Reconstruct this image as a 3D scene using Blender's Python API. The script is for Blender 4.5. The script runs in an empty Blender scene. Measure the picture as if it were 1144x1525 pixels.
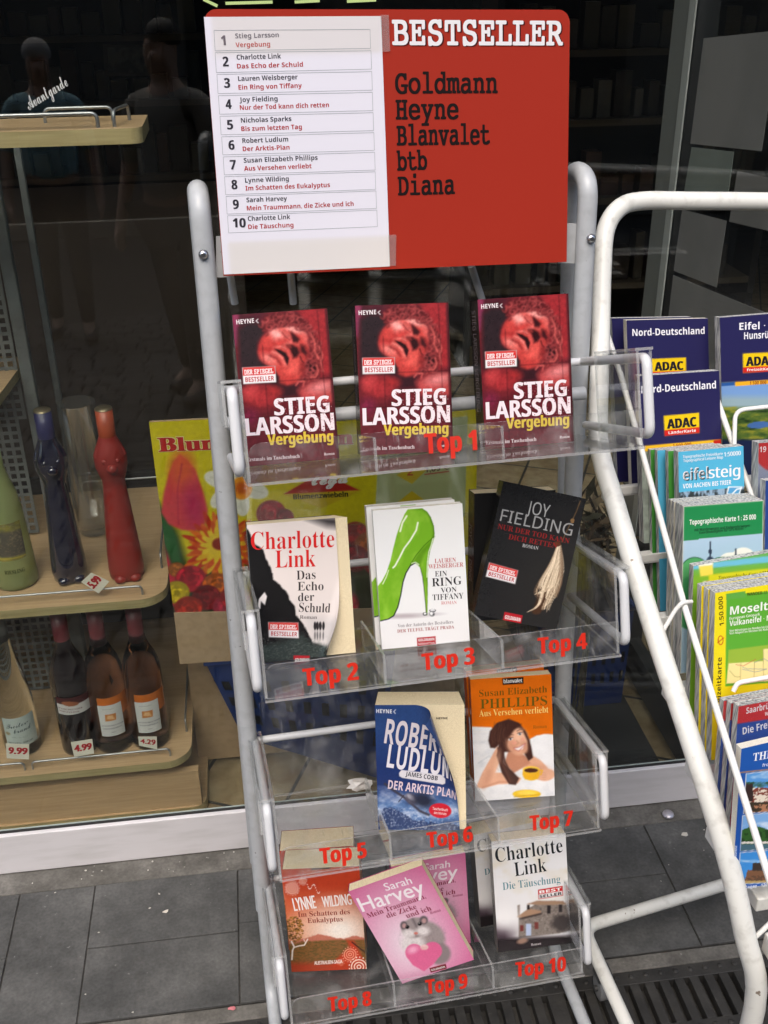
import bpy, bmesh, math, random
import numpy as np
from mathutils import Vector, Matrix
S = bpy.context.scene
COL = S.collection
R_ = math.radians
# ------------------------------------------------------------------ camera
F_PX, PITCH, ROLL, YAW = 1567.14, R_(27.85), R_(-0.708), R_(10.894)
CAM = np.array([-0.2507, -1.0982, 1.57])
PC = (572.0, 762.5)                      # photograph 1144 x 1525
def _cam_rot():
    cy, sy, cp, sp = math.cos(YAW), math.sin(YAW), math.cos(PITCH), math.sin(PITCH)
    f = np.array([sy*cp, cy*cp, -sp]); r = np.array([cy, -sy, 0.0]); u = np.cross(r, f)
    return np.stack([math.cos(ROLL)*r + math.sin(ROLL)*u, -math.sin(ROLL)*r + math.cos(ROLL)*u, f])
CR = _cam_rot()
cam = bpy.data.cameras.new('camera'); cam_o = bpy.data.objects.new('camera', cam); COL.objects.link(cam_o)
cam.sensor_fit = 'VERTICAL'; cam.sensor_height = 24.0; cam.lens = 24.0*F_PX/1525.0
cam.clip_start = 0.05; cam.clip_end = 200.0
M = Matrix(((CR[0][0], CR[1][0], -CR[2][0], CAM[0]), (CR[0][1], CR[1][1], -CR[2][1], CAM[1]),
            (CR[0][2], CR[1][2], -CR[2][2], CAM[2]), (0, 0, 0, 1)))
cam_o.matrix_world = M
S.camera = cam_o
# ------------------------------------------------------------------ light
SUN_EL, SUN_AZ = R_(56), R_(200)          # soft sun from above the street, behind the camera
w = bpy.data.worlds.new("World"); S.world = w; w.use_nodes = True
sky = w.node_tree.nodes.new('ShaderNodeTexSky'); sky.sky_type = 'NISHITA'; sky.sun_disc = False
sky.sun_elevation = SUN_EL; sky.sun_rotation = SUN_AZ; sky.air_density = 1.2; sky.dust_density = 4.0
bgn = w.node_tree.nodes['Background']; bgn.inputs[1].default_value = 0.13
w.node_tree.links.new(sky.outputs[0], bgn.inputs[0])
sun = bpy.data.lights.new('sun', 'SUN'); sun.energy = 1.0; sun.angle = R_(50); sun.color = (1.0, 0.96, 0.9)
sun_o = bpy.data.objects.new('sun', sun); COL.objects.link(sun_o)
sd = Vector((math.sin(SUN_AZ)*math.cos(SUN_EL), math.cos(SUN_AZ)*math.cos(SUN_EL), math.sin(SUN_EL)))
sun_o.rotation_euler = sd.to_track_quat('Z', 'Y').to_euler(); sun_o.location = (0, -3, 9)
S.view_settings.view_transform = 'Standard'; S.view_settings.look = 'None'
S.view_settings.exposure = 0.98; S.view_settings.gamma = 1.0
S.cycles.max_bounces = 10; S.cycles.transparent_max_bounces = 24; S.cycles.diffuse_bounces = 4
S.cycles.glossy_bounces = 4; S.cycles.transmission_bounces = 6; S.cycles.caustics_reflective = False
S.cycles.caustics_refractive = False; S.cycles.sample_clamp_indirect = 6.0
# ------------------------------------------------------------------ measuring: photograph pixel -> point on a real plane
def ray(px, py): return CR.T @ np.array([(px-PC[0])/F_PX, -(py-PC[1])/F_PX, 1.0])
def on(px, py, p0, n):
    d = ray(px, py); n = np.array(n, float); return CAM + d*((np.array(p0, float)-CAM) @ n)/(d @ n)
def fl(px, py, z=0.0): return on(px, py, (0, 0, z), (0, 0, 1))
def dep(px, py, d): return CAM + ray(px, py)*d
def nrm(a): a = np.array(a, float); return a/np.linalg.norm(a)
# shop window plane
_a, _b = fl(0, 1300), fl(1022, 1189)
WT = nrm(_b-_a); WN = np.array([-WT[1], WT[0], 0.0]); W0 = (fl(0, 1300)+fl(371, 1270)+fl(908, 1204)+_b)/4
WRZ = math.atan2(WT[1], WT[0]); UPV = np.array([0, 0, 1.0])
def wv(px, py, v=0.0): return on(px, py, W0+WN*v, WN)
def wp(u, v, z): return np.array([W0[0], W0[1], 0.0]) + WT*u + WN*v + UPV*z
def wuv(p): d = np.array(p)-np.array([W0[0], W0[1], 0]); return d@WT, d@WN, p[2]
# ------------------------------------------------------------------ colour
def lin(c, k=0.93):
    c = np.asarray(c, float)/255.0
    return np.where(c <= 0.04045, c/12.92, ((c+0.055)/1.055)**2.4)*k
# ------------------------------------------------------------------ materials
def mat(name, col=(.5, .5, .5), rough=.5, metal=0.0, noise=None, bump=None, spec=0.5, coat=0.0, emit=None, chips=None):
    m = bpy.data.materials.new(name); m.use_nodes = True; nt = m.node_tree; b = nt.nodes['Principled BSDF']
    b.inputs['Base Color'].default_value = (*col, 1); b.inputs['Roughness'].default_value = rough
    b.inputs['Metallic'].default_value = metal; b.inputs['Specular IOR Level'].default_value = spec
    b.inputs['Coat Weight'].default_value = coat
    tc = nt.nodes.new('ShaderNodeTexCoord')
    if noise:
        scale, col2, lo, hi = noise[:4]
        n = nt.nodes.new('ShaderNodeTexNoise'); n.inputs['Scale'].default_value = scale; n.inputs['Detail'].default_value = 6
        r = nt.nodes.new('ShaderNodeValToRGB'); r.color_ramp.elements[0].position = lo; r.color_ramp.elements[1].position = hi
        r.color_ramp.elements[0].color = (*col, 1); r.color_ramp.elements[1].color = (*col2, 1)
        mp = nt.nodes.new('ShaderNodeMapping'); mp.inputs['Scale'].default_value = noise[4] if len(noise) > 4 else (1, 1, 1)
        nt.links.new(tc.outputs['Object'], mp.inputs[0]); nt.links.new(mp.outputs[0], n.inputs['Vector'])
        nt.links.new(n.outputs[0], r.inputs[0]); nt.links.new(r.outputs[0], b.inputs['Base Color'])
        if chips:
            n3 = nt.nodes.new('ShaderNodeTexNoise'); n3.inputs['Scale'].default_value = chips[0]; n3.inputs['Detail'].default_value = 3; nt.links.new(tc.outputs['Object'], n3.inputs['Vector'])
            mr = nt.nodes.new('ShaderNodeMapRange'); mr.inputs[1].default_value = chips[1]; mr.inputs[2].default_value = chips[1]+.015; nt.links.new(n3.outputs[0], mr.inputs[0])
            mx = nt.nodes.new('ShaderNodeMix'); mx.data_type = 'RGBA'; nt.links.new(mr.outputs[0], mx.inputs[0]); nt.links.new(r.outputs[0], mx.inputs[6]); mx.inputs[7].default_value = (*chips[2], 1); nt.links.new(mx.outputs[2], b.inputs['Base Color'])
    if bump:
        n2 = nt.nodes.new('ShaderNodeTexNoise'); n2.inputs['Scale'].default_value = bump[0]; n2.inputs['Detail'].default_value = 8
        bp = nt.nodes.new('ShaderNodeBump'); bp.inputs['Strength'].default_value = bump[1]; bp.inputs['Distance'].default_value = bump[2]
        nt.links.new(tc.outputs['Object'], n2.inputs['Vector']); nt.links.new(n2.outputs[0], bp.inputs['Height'])
        nt.links.new(bp.outputs[0], b.inputs['Normal'])
    if emit:
        b.inputs['Emission Color'].default_value = (*emit[0], 1); b.inputs['Emission Strength'].default_value = emit[1]
    return m
def print_mat(name, rough=.32, coat=0.0, spec=.5):
    m = mat(name, rough=rough, coat=coat, spec=spec); nt = m.node_tree; b = nt.nodes['Principled BSDF']
    a = nt.nodes.new('ShaderNodeVertexColor'); a.layer_name = 'Col'
    nt.links.new(a.outputs[0], b.inputs['Base Color']); b.inputs['Coat Roughness'].default_value = .15
    return m
def clear_mat(name, tint, edge_white=0.0, rough=0.02, fres=1.45, body=0.0, dust=False):
    m = bpy.data.materials.new(name); m.use_nodes = True; nt = m.node_tree; nt.nodes.remove(nt.nodes['Principled BSDF'])
    out = nt.nodes['Material Output']; tr = nt.nodes.new('ShaderNodeBsdfTransparent'); tr.inputs[0].default_value = (*tint, 1)
    base = tr
    if body > 0:
        df = nt.nodes.new('ShaderNodeBsdfDiffuse'); df.inputs[0].default_value = (.8, .8, .8, 1)
        mx0 = nt.nodes.new('ShaderNodeMixShader'); mx0.inputs[0].default_value = body
        if dust:      # scratches and dust on worn acrylic
            tc = nt.nodes.new('ShaderNodeTexCoord'); vals = []
            for sc, lo, hi in (((26, 26, 26), .50, .72), ((240, 30, 60), .62, .72), ((420, 420, 420), .66, .74)):
                mp = nt.nodes.new('ShaderNodeMapping'); mp.inputs['Scale'].default_value = sc; mp.inputs['Rotation'].default_value = (.2, .1, .5)
                n = nt.nodes.new('ShaderNodeTexNoise'); n.inputs['Scale'].default_value = 1.0; n.inputs['Detail'].default_value = 4
                mr_ = nt.nodes.new('ShaderNodeMapRange'); mr_.inputs[1].default_value = lo; mr_.inputs[2].default_value = hi; mr_.inputs[3].default_value = 0; mr_.inputs[4].default_value = .10
                nt.links.new(tc.outputs['Object'], mp.inputs[0]); nt.links.new(mp.outputs[0], n.inputs['Vector']); nt.links.new(n.outputs[0], mr_.inputs[0]); vals.append(mr_.outputs[0])
            s1 = nt.nodes.new('ShaderNodeMath'); s1.operation = 'ADD'; nt.links.new(vals[0], s1.inputs[0]); nt.links.new(vals[1], s1.inputs[1])
            s2 = nt.nodes.new('ShaderNodeMath'); s2.operation = 'ADD'; nt.links.new(s1.outputs[0], s2.inputs[0]); nt.links.new(vals[2], s2.inputs[1])
            s3 = nt.nodes.new('ShaderNodeMath'); s3.operation = 'MULTIPLY_ADD'; nt.links.new(s2.outputs[0], s3.inputs[0]); s3.inputs[1].default_value = .9; s3.inputs[2].default_value = body*.4; nt.links.new(s3.outputs[0], mx0.inputs[0])
        nt.links.new(tr.outputs[0], mx0.inputs[1]); nt.links.new(df.outputs[0], mx0.inputs[2]); base = mx0
    gl = nt.nodes.new('ShaderNodeBsdfGlossy'); gl.inputs['Roughness'].default_value = rough
    f0 = ((fres-1)/(fres+1))**2; geo = nt.nodes.new('ShaderNodeNewGeometry')
    def mth(op, a, b=None):
        q = nt.nodes.new('ShaderNodeMath'); q.operation = op
        for i, x in enumerate((a, b)):
            if x is None: continue
            if isinstance(x, (int, float)): q.inputs[i].default_value = x
            else: nt.links.new(x, q.inputs[i])
        return q.outputs[0]
    dt = nt.nodes.new('ShaderNodeVectorMath'); dt.operation = 'DOT_PRODUCT'; nt.links.new(geo.outputs['Incoming'], dt.inputs[0]); nt.links.new(geo.outputs['Normal'], dt.inputs[1])
    cs_ = mth('ABSOLUTE', dt.outputs['Value']); sch = mth('POWER', mth('SUBTRACT', 1.0, cs_), 5.0); fac = mth('ADD', mth('MULTIPLY', sch, 1-f0), f0)
    mx = nt.nodes.new('ShaderNodeMixShader'); nt.links.new(fac, mx.inputs[0])
    nt.links.new(base.outputs[0], mx.inputs[1]); nt.links.new(gl.outputs[0], mx.inputs[2])
    nt.links.new(mx.outputs[0], out.inputs[0]); return m
def glass_mat(name, col, rough, trans, ior=1.4):
    m = mat(name, col, rough); b = m.node_tree.nodes['Principled BSDF']; b.inputs['Transmission Weight'].default_value = trans; b.inputs['IOR'].default_value = ior; return m
MT = {}
MT['print'] = print_mat('printed_card', .36)
MT['gloss'] = print_mat('laminated_cover', .26)
MT['matte'] = print_mat('matte_print', .65, spec=.22)
MT['grey_tube'] = mat('grey_powder_coat', (.43, .45, .47), .34, noise=(60, (.37, .385, .40), .48, .74), bump=(260, .12, .001), chips=(95, .735, (.16, .155, .15)))
MT['white_tube'] = mat('white_enamel', (.69, .69, .65), .32, noise=(55, (.50, .49, .45), .54, .78), bump=(240, .12, .001), chips=(80, .725, (.22, .18, .14)))
MT['wire'] = mat('pale_grey_wire', (.60, .61, .63), .3)
MT['white_wire'] = mat('white_wire', (.74, .74, .71), .3)
MT['steel'] = mat('zinc_steel', (.62, .62, .64), .28, 1.0)
MT['chrome_wire'] = mat('dull_steel_wire', (.36, .37, .38), .35, .8)
MT['acrylic'] = clear_mat('clear_acrylic', (.955, .96, .96), rough=.05, fres=1.36, body=.03, dust=True)
MT['acrylic_edge'] = clear_mat('acrylic_edge', (.84, .86, .86), rough=.1, fres=1.5, body=.24)
MT['glass'] = clear_mat('window_glass', (.975, .985, .978), rough=.0, fres=1.47)
MT['pages'] = mat('page_block', lin((238, 222, 186)), .8, noise=(900, tuple(lin((214, 196, 158))), .35, .75, (1, .04, 1)))
MT['white_pages'] = mat('white_page_block', lin((232, 228, 216)), .8, noise=(900, tuple(lin((205, 200, 188))), .35, .75))
MT['map_edge'] = mat('folded_paper_edge', (.60, .60, .57), .85, noise=(330, (.16, .17, .19), .38, .66, (1, 1, .10)))
MT['plastic_sleeve'] = clear_mat('plastic_sleeve', (.93, .93, .94), rough=.12, fres=1.38, body=.012)
MT['wood'] = mat('beech_board', (.52, .36, .20), .45, noise=(9, (.41, .27, .145), .32, .72, (1.2, 26, 26)))
MT['wood_edge'] = mat('beech_edge', (.40, .335, .165), .4, noise=(9, (.30, .245, .11), .35, .7, (1.2, 20, 20)))
MT['panel_grey'] = mat('grey_steel_panel', (.15, .16, .155), .5, noise=(30, (.11, .115, .11), .4, .7))
MT['kraft'] = mat('kraft_cardboard', (.43, .30, .18), .85, noise=(60, (.36, .25, .145), .4, .7))
MT['blue_plastic'] = mat('blue_basket_plastic', (.006, .024, .12), .4)
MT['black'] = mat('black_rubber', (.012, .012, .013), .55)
MT['alu'] = mat('grey_aluminium', (.30, .31, .30), .4, .3)
MT['alu_light'] = mat('light_aluminium', (.55, .57, .56), .4, .2)
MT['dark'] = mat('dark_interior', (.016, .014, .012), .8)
MT['sill_white'] = mat('white_painted_sill', (.66, .64, .66), .42, noise=(9, (.56, .545, .55), .45, .75, (1, 1, 6)), bump=(120, .08, .002))
MT['goods'] = print_mat('goods_print', .5)
# ------------------------------------------------------------------ mesh builder
class MB:
    def __init__(s): s.V = []; s.n = 0; s.L = []; s.T = []; s.C = []; s.mi = []; s.sm = []
    def add(s, V, faces, col=None, mi=0, smooth=False):
        V = np.asarray(V, float).reshape(-1, 3); o = s.n; s.V.append(V); s.n += len(V)
        tot = np.array([len(f) for f in faces], int)
        if len(tot) == 0: return
        s.L.append(np.fromiter((i for f in faces for i in f), int, int(tot.sum()))+o); s.T.append(tot)
        c = np.ones((int(tot.sum()), 4)); 
        if col is not None: c[:, :3] = col
        s.C.append(c); s.mi.append(np.full(len(tot), mi)); s.sm.append(np.full(len(tot), smooth))
    def grid(s, P, C, mi=0, smooth=True):            # P (ny,nx,3) points, C (ny,nx,3) linear colours
        ny, nx = P.shape[:2]; o = s.n; s.V.append(P.reshape(-1, 3)); s.n += ny*nx
        I = np.arange(ny*nx).reshape(ny, nx)
        q = np.stack([I[1:, :-1], I[1:, 1:], I[:-1, 1:], I[:-1, :-1]], -1).reshape(-1)
        s.L.append(q+o); k = len(q)//4; s.T.append(np.full(k, 4)); c = np.ones((len(q), 4)); c[:, :3] = C.reshape(-1, 3)[q]
        s.C.append(c); s.mi.append(np.full(k, mi)); s.sm.append(np.full(k, smooth))
    def quad(s, a, b, c, d, col=None, mi=0): s.add([a, b, c, d], [(0, 1, 2, 3)], col, mi)
    def hexa(s, P, mi=0, emi=None, col=None):       # 8 points: 4 bottom (ccw from above) + 4 top; emi = material of the 4 narrow sides
        F = [(3, 2, 1, 0), (4, 5, 6, 7)]; E = [(0, 1, 5, 4), (1, 2, 6, 5), (2, 3, 7, 6), (3, 0, 4, 7)]
        s.add(P, F, col, mi); s.n -= 8; s.V.pop(); s.add(P, E, col, mi if emi is None else emi)
    def sheet(s, pts, n, t, mi=0, emi=None, col=None):   # polygon pts (list of 3d) thickened by t along -n
        pts = [np.array(p, float) for p in pts]; n = nrm(n); k = len(pts); B = [p-n*t for p in pts]
        s.add(pts+B, [tuple(range(k)), tuple(range(2*k-1, k-1, -1))], col, mi)
        s.n -= 2*k; s.V.pop()
        s.add(pts+B, [(i, k+i, k+(i+1) % k, (i+1) % k) for i in range(k)], col, mi if emi is None else emi)
    def box(s, c, sz, ax=None, bev=0.0, mi=0, col=None, seg=2):
        bm = bmesh.new(); bmesh.ops.create_cube(bm, size=1.0)
        for v in bm.verts: v.co = Vector((v.co.x*sz[0], v.co.y*sz[1], v.co.z*sz[2]))
        if bev > 0: bmesh.ops.bevel(bm, geom=bm.edges[:], offset=bev, segments=seg, affect='EDGES', profile=.5)
        bm.verts.index_update(); V = np.array([v.co[:] for v in bm.verts]); F = [[v.index for v in f.verts] for f in bm.faces]; bm.free()
        A = np.eye(3) if ax is None else np.array(ax, float)
        s.add(V @ A + np.array(c, float), F, col, mi, False)
    def tube(s, path, r, n=12, mi=0, caps=True, col=None, closed=False):
        P = [np.array(p, float) for p in path]; k = len(P); rs = r if hasattr(r, '__len__') else [r]*k
        T = []
        for i in range(k):
            a = P[(i-1) % k] if (i > 0 or closed) else P[i]; b = P[(i+1) % k] if (i < k-1 or closed) else P[i]
            T.append(nrm(b-a))
        u = np.cross(T[0], [0, 0, 1.0]); u = nrm(u) if np.linalg.norm(u) > 1e-3 else np.array([1.0, 0, 0])
        V = []
        for i in range(k):
            u = nrm(u - T[i]*(u@T[i])); v = np.cross(T[i], u)
            for j in range(n):
                a = 2*math.pi*j/n; V.append(P[i]+rs[i]*(math.cos(a)*u+math.sin(a)*v))
        F = []
        for i in range(k if closed else k-1):
            for j in range(n):
                i2 = (i+1) % k; F.append((i*n+j, i*n+(j+1) % n, i2*n+(j+1) % n, i2*n+j))
        s.add(V, F, col, mi, True)
        if caps and not closed:
            s.add(V[:n], [tuple(range(n-1, -1, -1))], col, mi); s.add(V[-n:], [tuple(range(n))], col, mi)
    def lathe(s, prof, c, n=24, mi=0, col=None, sq=None):  # prof [(r,z)], optional squash (sx,sy)
        c = np.array(c, float); V = []; sx, sy = sq or (1, 1)
        for r, z in prof:
            for j in range(n): a = 2*math.pi*j/n; V.append(c+np.array([r*sx*math.cos(a), r*sy*math.sin(a), z]))
        F = [(i*n+j, i*n+(j+1) % n, (i+1)*n+(j+1) % n, (i+1)*n+j) for i in range(len(prof)-1) for j in range(n)]
        s.add(V, F, col, mi, True)
    def build(s, name, mats, parent=None):
        me = bpy.data.meshes.new(name); V = np.concatenate(s.V); L = np.concatenate(s.L); T = np.concatenate(s.T)
        if parent is not None:
            Mi = np.array(parent_mat(parent).inverted()); V = V @ Mi[:3, :3].T + Mi[:3, 3]
        me.vertices.add(len(V)); me.vertices.foreach_set('co', V.ravel())
        me.loops.add(len(L)); me.loops.foreach_set('vertex_index', L)
        me.polygons.add(len(T)); me.polygons.foreach_set('loop_start', np.concatenate([[0], np.cumsum(T)[:-1]]))
        me.polygons.foreach_set('loop_total', T)
        me.polygons.foreach_set('material_index', np.concatenate(s.mi)); me.polygons.foreach_set('use_smooth', np.concatenate(s.sm))
        me.update(calc_edges=True)
        ca = me.color_attributes.new('Col', 'FLOAT_COLOR', 'CORNER'); ca.data.foreach_set('color', np.concatenate(s.C).ravel())
        me.validate()
        for m in (mats if isinstance(mats, (list, tuple)) else [mats]): me.materials.append(MT[m] if isinstance(m, str) else m)
        o = bpy.data.objects.new(name, me); COL.objects.link(o)
        if parent is not None: o.parent = parent
        return o
def parent_mat(p):
    m = Matrix.Translation(p.location) @ p.rotation_euler.to_matrix().to_4x4()
    return parent_mat(p.parent) @ m if p.parent else m
def tag(o, label, cat, group=None, kind=None):
    if label: o['label'] = label
    if cat: o['category'] = cat
    if group: o['group'] = group
    if kind: o['kind'] = kind
    return o
def thing(name, label, cat, loc=(0, 0, 0), rz=0.0, group=None):
    o = bpy.data.objects.new(name, None); COL.objects.link(o); o.location = [float(x) for x in loc]
    o.rotation_euler = (0, 0, rz); o.empty_display_size = .05
    return tag(o, label, cat, group)
# ------------------------------------------------------------------ lettering
BASE = {'serif': (0x1D400, 0x1D41A, 0x1D7CE), 'slab': (0x1D670, 0x1D68A, 0x1D7F6), 'bold': (0x1D5D4, 0x1D5EE, 0x1D7EC),
        'sans': (0x1D5A0, 0x1D5BA, 0x1D7E2), 'ital': (0x1D434, 0x1D44E, None), 'script': (0x1D4D0, 0x1D4EA, None)}
UML = {'ä': 'a', 'ö': 'o', 'ü': 'u', 'Ä': 'A', 'Ö': 'O', 'Ü': 'U'}
def _map(s, st):
    if st not in BASE: return s
    a, b, d = BASE[st]; o = ''
    for c in s:
        c = UML.get(c, c)
        if 'A' <= c <= 'Z': o += chr(a+ord(c)-65)
        elif 'a' <= c <= 'z': o += chr(0x210E) if (st == 'ital' and c == 'h') else chr(b+ord(c)-97)
        elif c.isdigit() and d: o += chr(d+ord(c)-48)
        else: o += c
    return o
_TC = {}
_TS = bpy.data.scenes.new('lettering_bench')
def _raw(s, st, off=0.0):
    k = (s, st, off)
    if k in _TC: return _TC[k]
    cu = bpy.data.curves.new('lettering', 'FONT'); cu.body = _map(s, st); cu.resolution_u = 3; cu.offset = off
    o = bpy.data.objects.new('lettering', cu); _TS.collection.objects.link(o)
    vl = _TS.view_layers[0]; vl.update(); dg = vl.depsgraph; e = o.evaluated_get(dg); me = e.to_mesh()
    V = np.array([v.co[:2] for v in me.vertices]).reshape(-1, 2); F = [tuple(p.vertices) for p in me.polygons]
    e.to_mesh_clear(); bpy.data.objects.remove(o); bpy.data.curves.remove(cu)
    _TC[k] = (V, F); return _TC[k]
_CAP = {}
def text_shape(s, st, off=0.0):
    if st not in _CAP: V, _ = _raw('H', st); _CAP[st] = V[:, 1].max()
    V, F = _raw(s, st, off); cap = _CAP[st]; V = V.copy(); F = list(F)
    if st in BASE and any(c in UML for c in s):
        for i, c in enumerate(s):
            if c in UML:
                x1 = _raw(s[:i+1], st)[0][:, 0].max(); cw = _raw(UML[c], st)[0]; wdt = np.ptp(cw[:, 0]); xm = x1-wdt/2
                yy = cap*(1.22 if c.isupper() else .93); r = cap*.085
                for dx in (-.17*cap, .17*cap):
                    k = len(V); V = np.concatenate([V, [[xm+dx+r*math.cos(a), yy+r*math.sin(a)] for a in np.arange(8)*math.pi/4]])
                    F.append(tuple(range(k, k+8)))
    x0, x1 = V[:, 0].min(), V[:, 0].max(); V[:, 0] -= x0
    return V/cap, F, (x1-x0)/cap
def put_text(mb, fn, s, x0, y0, dx, dy, width, cap, st='', col=(0, 0, 0), bold=(0, 0), z=.0002, mi=0, off=0.0, slant=0.0):
    """baseline start (x0,y0), unit direction (dx,dy) in metres on a surface, fn(x,y,z)->3d with y up"""
    V, F, wd = text_shape(s, st, off); sx = width/wd if width else cap
    k = 0
    for bx in ((0,) if not bold[0] else (-bold[0], 0, bold[0])):
        for by in ((0,) if not bold[1] else (-bold[1], bold[1])):
            X = V[:, 0]*sx + bx*cap + V[:, 1]*cap*slant; Y = V[:, 1]*cap + by*cap
            gx = x0 + dx*X - dy*Y; gy = y0 + dy*X + dx*Y
            mb.add(fn(gx, gy, z+k*1.2e-5), F, col, mi); k += 1
# ------------------------------------------------------------------ printed pictures, painted on a fine grid
def _hash(i, j, seed):
    h = np.sin(i*127.1+j*311.7+seed*74.7)*43758.5453; return h-np.floor(h)
def vnoise(x, y, seed=0):
    i, j = np.floor(x), np.floor(y); f, g = x-i, y-j; f = f*f*(3-2*f); g = g*g*(3-2*g)
    return (_hash(i, j, seed)*(1-f)+_hash(i+1, j, seed)*f)*(1-g) + (_hash(i, j+1, seed)*(1-f)+_hash(i+1, j+1, seed)*f)*g
def fbm(x, y, seed=0, o=4): return sum(vnoise(x*2**k, y*2**k, seed+k)*.5**k for k in range(o))/sum(.5**k for k in range(o))
def homog(src, dst):
    A = []
    for (x, y), (u, v) in zip(src, dst):
        A.append([x, y, 1, 0, 0, 0, -u*x, -u*y, -u]); A.append([0, 0, 0, x, y, 1, -v*x, -v*y, -v])
    return np.linalg.svd(np.array(A))[2][-1].reshape(3, 3)
def happ(H, x, y): d = H[2, 0]*x+H[2, 1]*y+H[2, 2]; return (H[0, 0]*x+H[0, 1]*y+H[0, 2])/d, (H[1, 0]*x+H[1, 1]*y+H[1, 2])/d
SQ = [(0, 0), (1, 0), (1, 1), (0, 1)]
class Art:
    """picture on a rectangle w x h metres; corners = its TL,TR,BR,BL in pixels of a photograph crop"""
    def __init__(s, corners, w, h, nx, bg, ny=None):
        s.w, s.h = w, h; s.H = homog(corners, SQ); Hi = homog(SQ, corners); ny = ny or int(nx*h/w)
        s.U, s.Vv = np.meshgrid(np.linspace(0, 1, nx+1), np.linspace(0, 1, ny+1)); s.X, s.Y = happ(Hi, s.U, s.Vv)
        s.C = np.zeros(s.U.shape+(3,)); s.C[:] = bg; s.tx = []; s.specks = []; s.px = math.hypot(corners[1][0]-corners[0][0], corners[1][1]-corners[0][1])/nx
    def mix(s, m, c): s.C += (np.asarray(c, float)-s.C)*np.clip(m, 0, 1)[..., None]
    def sd(s, pts, closed=True):
        X, Y = s.X, s.Y; ins = np.zeros(X.shape, bool); D = np.full(X.shape, 1e9); k = len(pts)
        for i in range(k if closed else k-1):
            (x1, y1), (x2, y2) = pts[i], pts[(i+1) % k]; ex, ey = x2-x1, y2-y1; l2 = ex*ex+ey*ey+1e-9
            t = np.clip(((X-x1)*ex+(Y-y1)*ey)/l2, 0, 1); D = np.minimum(D, np.hypot(X-x1-t*ex, Y-y1-t*ey))
            if closed:
                c = (y1 > Y) != (y2 > Y); ins ^= c & (X < ex*(Y-y1)/(ey if ey else 1e-9)+x1)
        return np.where(ins, D, -D) if closed else -D
    def _win(s, x0, x1, y0, y1):
        m = (s.X > x0) & (s.X < x1) & (s.Y > y0) & (s.Y < y1); r = np.nonzero(m.any(1))[0]; c = np.nonzero(m.any(0))[0]
        if len(r) == 0: return None
        v = object.__new__(Art); k = (slice(r[0], r[-1]+1), slice(c[0], c[-1]+1)); v.X, v.Y, v.C, v.px = s.X[k], s.Y[k], s.C[k], s.px; return v
    def poly(s, pts, c, soft=None, wob=0, a=1.0):
        if hasattr(s, 'U'):
            e = (soft or s.px)*2+6+(wob[1] if wob else 0); xs, ys = [p[0] for p in pts], [p[1] for p in pts]; v = s._win(min(xs)-e, max(xs)+e, min(ys)-e, max(ys)+e)
            return v and v.poly(pts, c, soft, wob, a)
        d = s.sd(pts); so = soft or s.px*.6
        if wob: d = d + (fbm(s.X/wob[0], s.Y/wob[0], 3)-.5)*wob[1]
        s.mix(np.clip(.5+d/(2*so), 0, 1)*a, c)
    def line(s, pts, w, c, soft=None, a=1.0):
        if hasattr(s, 'U'):
            e = (soft or s.px)*2+6+w; xs, ys = [p[0] for p in pts], [p[1] for p in pts]; v = s._win(min(xs)-e, max(xs)+e, min(ys)-e, max(ys)+e)
            return v and v.line(pts, w, c, soft, a)
        d = s.sd(pts, False)+w/2; so = soft or s.px*.6; s.mix(np.clip(.5+d/(2*so), 0, 1)*a, c)
    def ell(s, cx, cy, rx, ry, c, rot=0, soft=.12, a=1.0, wob=None):
        if hasattr(s, 'U'):
            e = max(rx, ry)*(1.05+soft*.6)*(1.0 if not wob else 1+wob[1])+s.px; v = s._win(cx-e, cx+e, cy-e, cy+e)
            return v and v.ell(cx, cy, rx, ry, c, rot, soft, a, wob)
        t = R_(rot); dx, dy = s.X-cx, s.Y-cy; x = (dx*math.cos(t)+dy*math.sin(t))/rx; y = (-dx*math.sin(t)+dy*math.cos(t))/ry
        r = np.hypot(x, y)
        if wob: r = r + (fbm(s.X/wob[0], s.Y/wob[0], 5)-.5)*wob[1]
        s.mix(np.clip((1-r)/soft+.5, 0, 1)*a, c)
    def noise(s, sc, amp, seed=0): s.C *= (1+(fbm(s.X/sc, s.Y/sc, seed)-.5)*2*amp)[..., None]
    def blur(s, n):
        for _ in range(n):
            for ax in (0, 1):
                p = np.pad(s.C, [(1, 1) if i == ax else (0, 0) for i in range(3)], 'edge'); k = [slice(None)]*3; A_ = []
                for q in (slice(0, -2), slice(1, -1), slice(2, None)): k[ax] = q; A_.append(p[tuple(k)])
                s.C = .25*A_[0]+.5*A_[1]+.25*A_[2]
    def text(s, t, p0, p1, cap, st='', col=(0, 0, 0), bold=(0, 0), off=0.0, slant=0.0): s.tx.append((t, p0, p1, cap, st, col, bold, off, slant))
    def m(s, x, y): u, v = happ(s.H, x, y); return u*s.w, (1-v)*s.h
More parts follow.
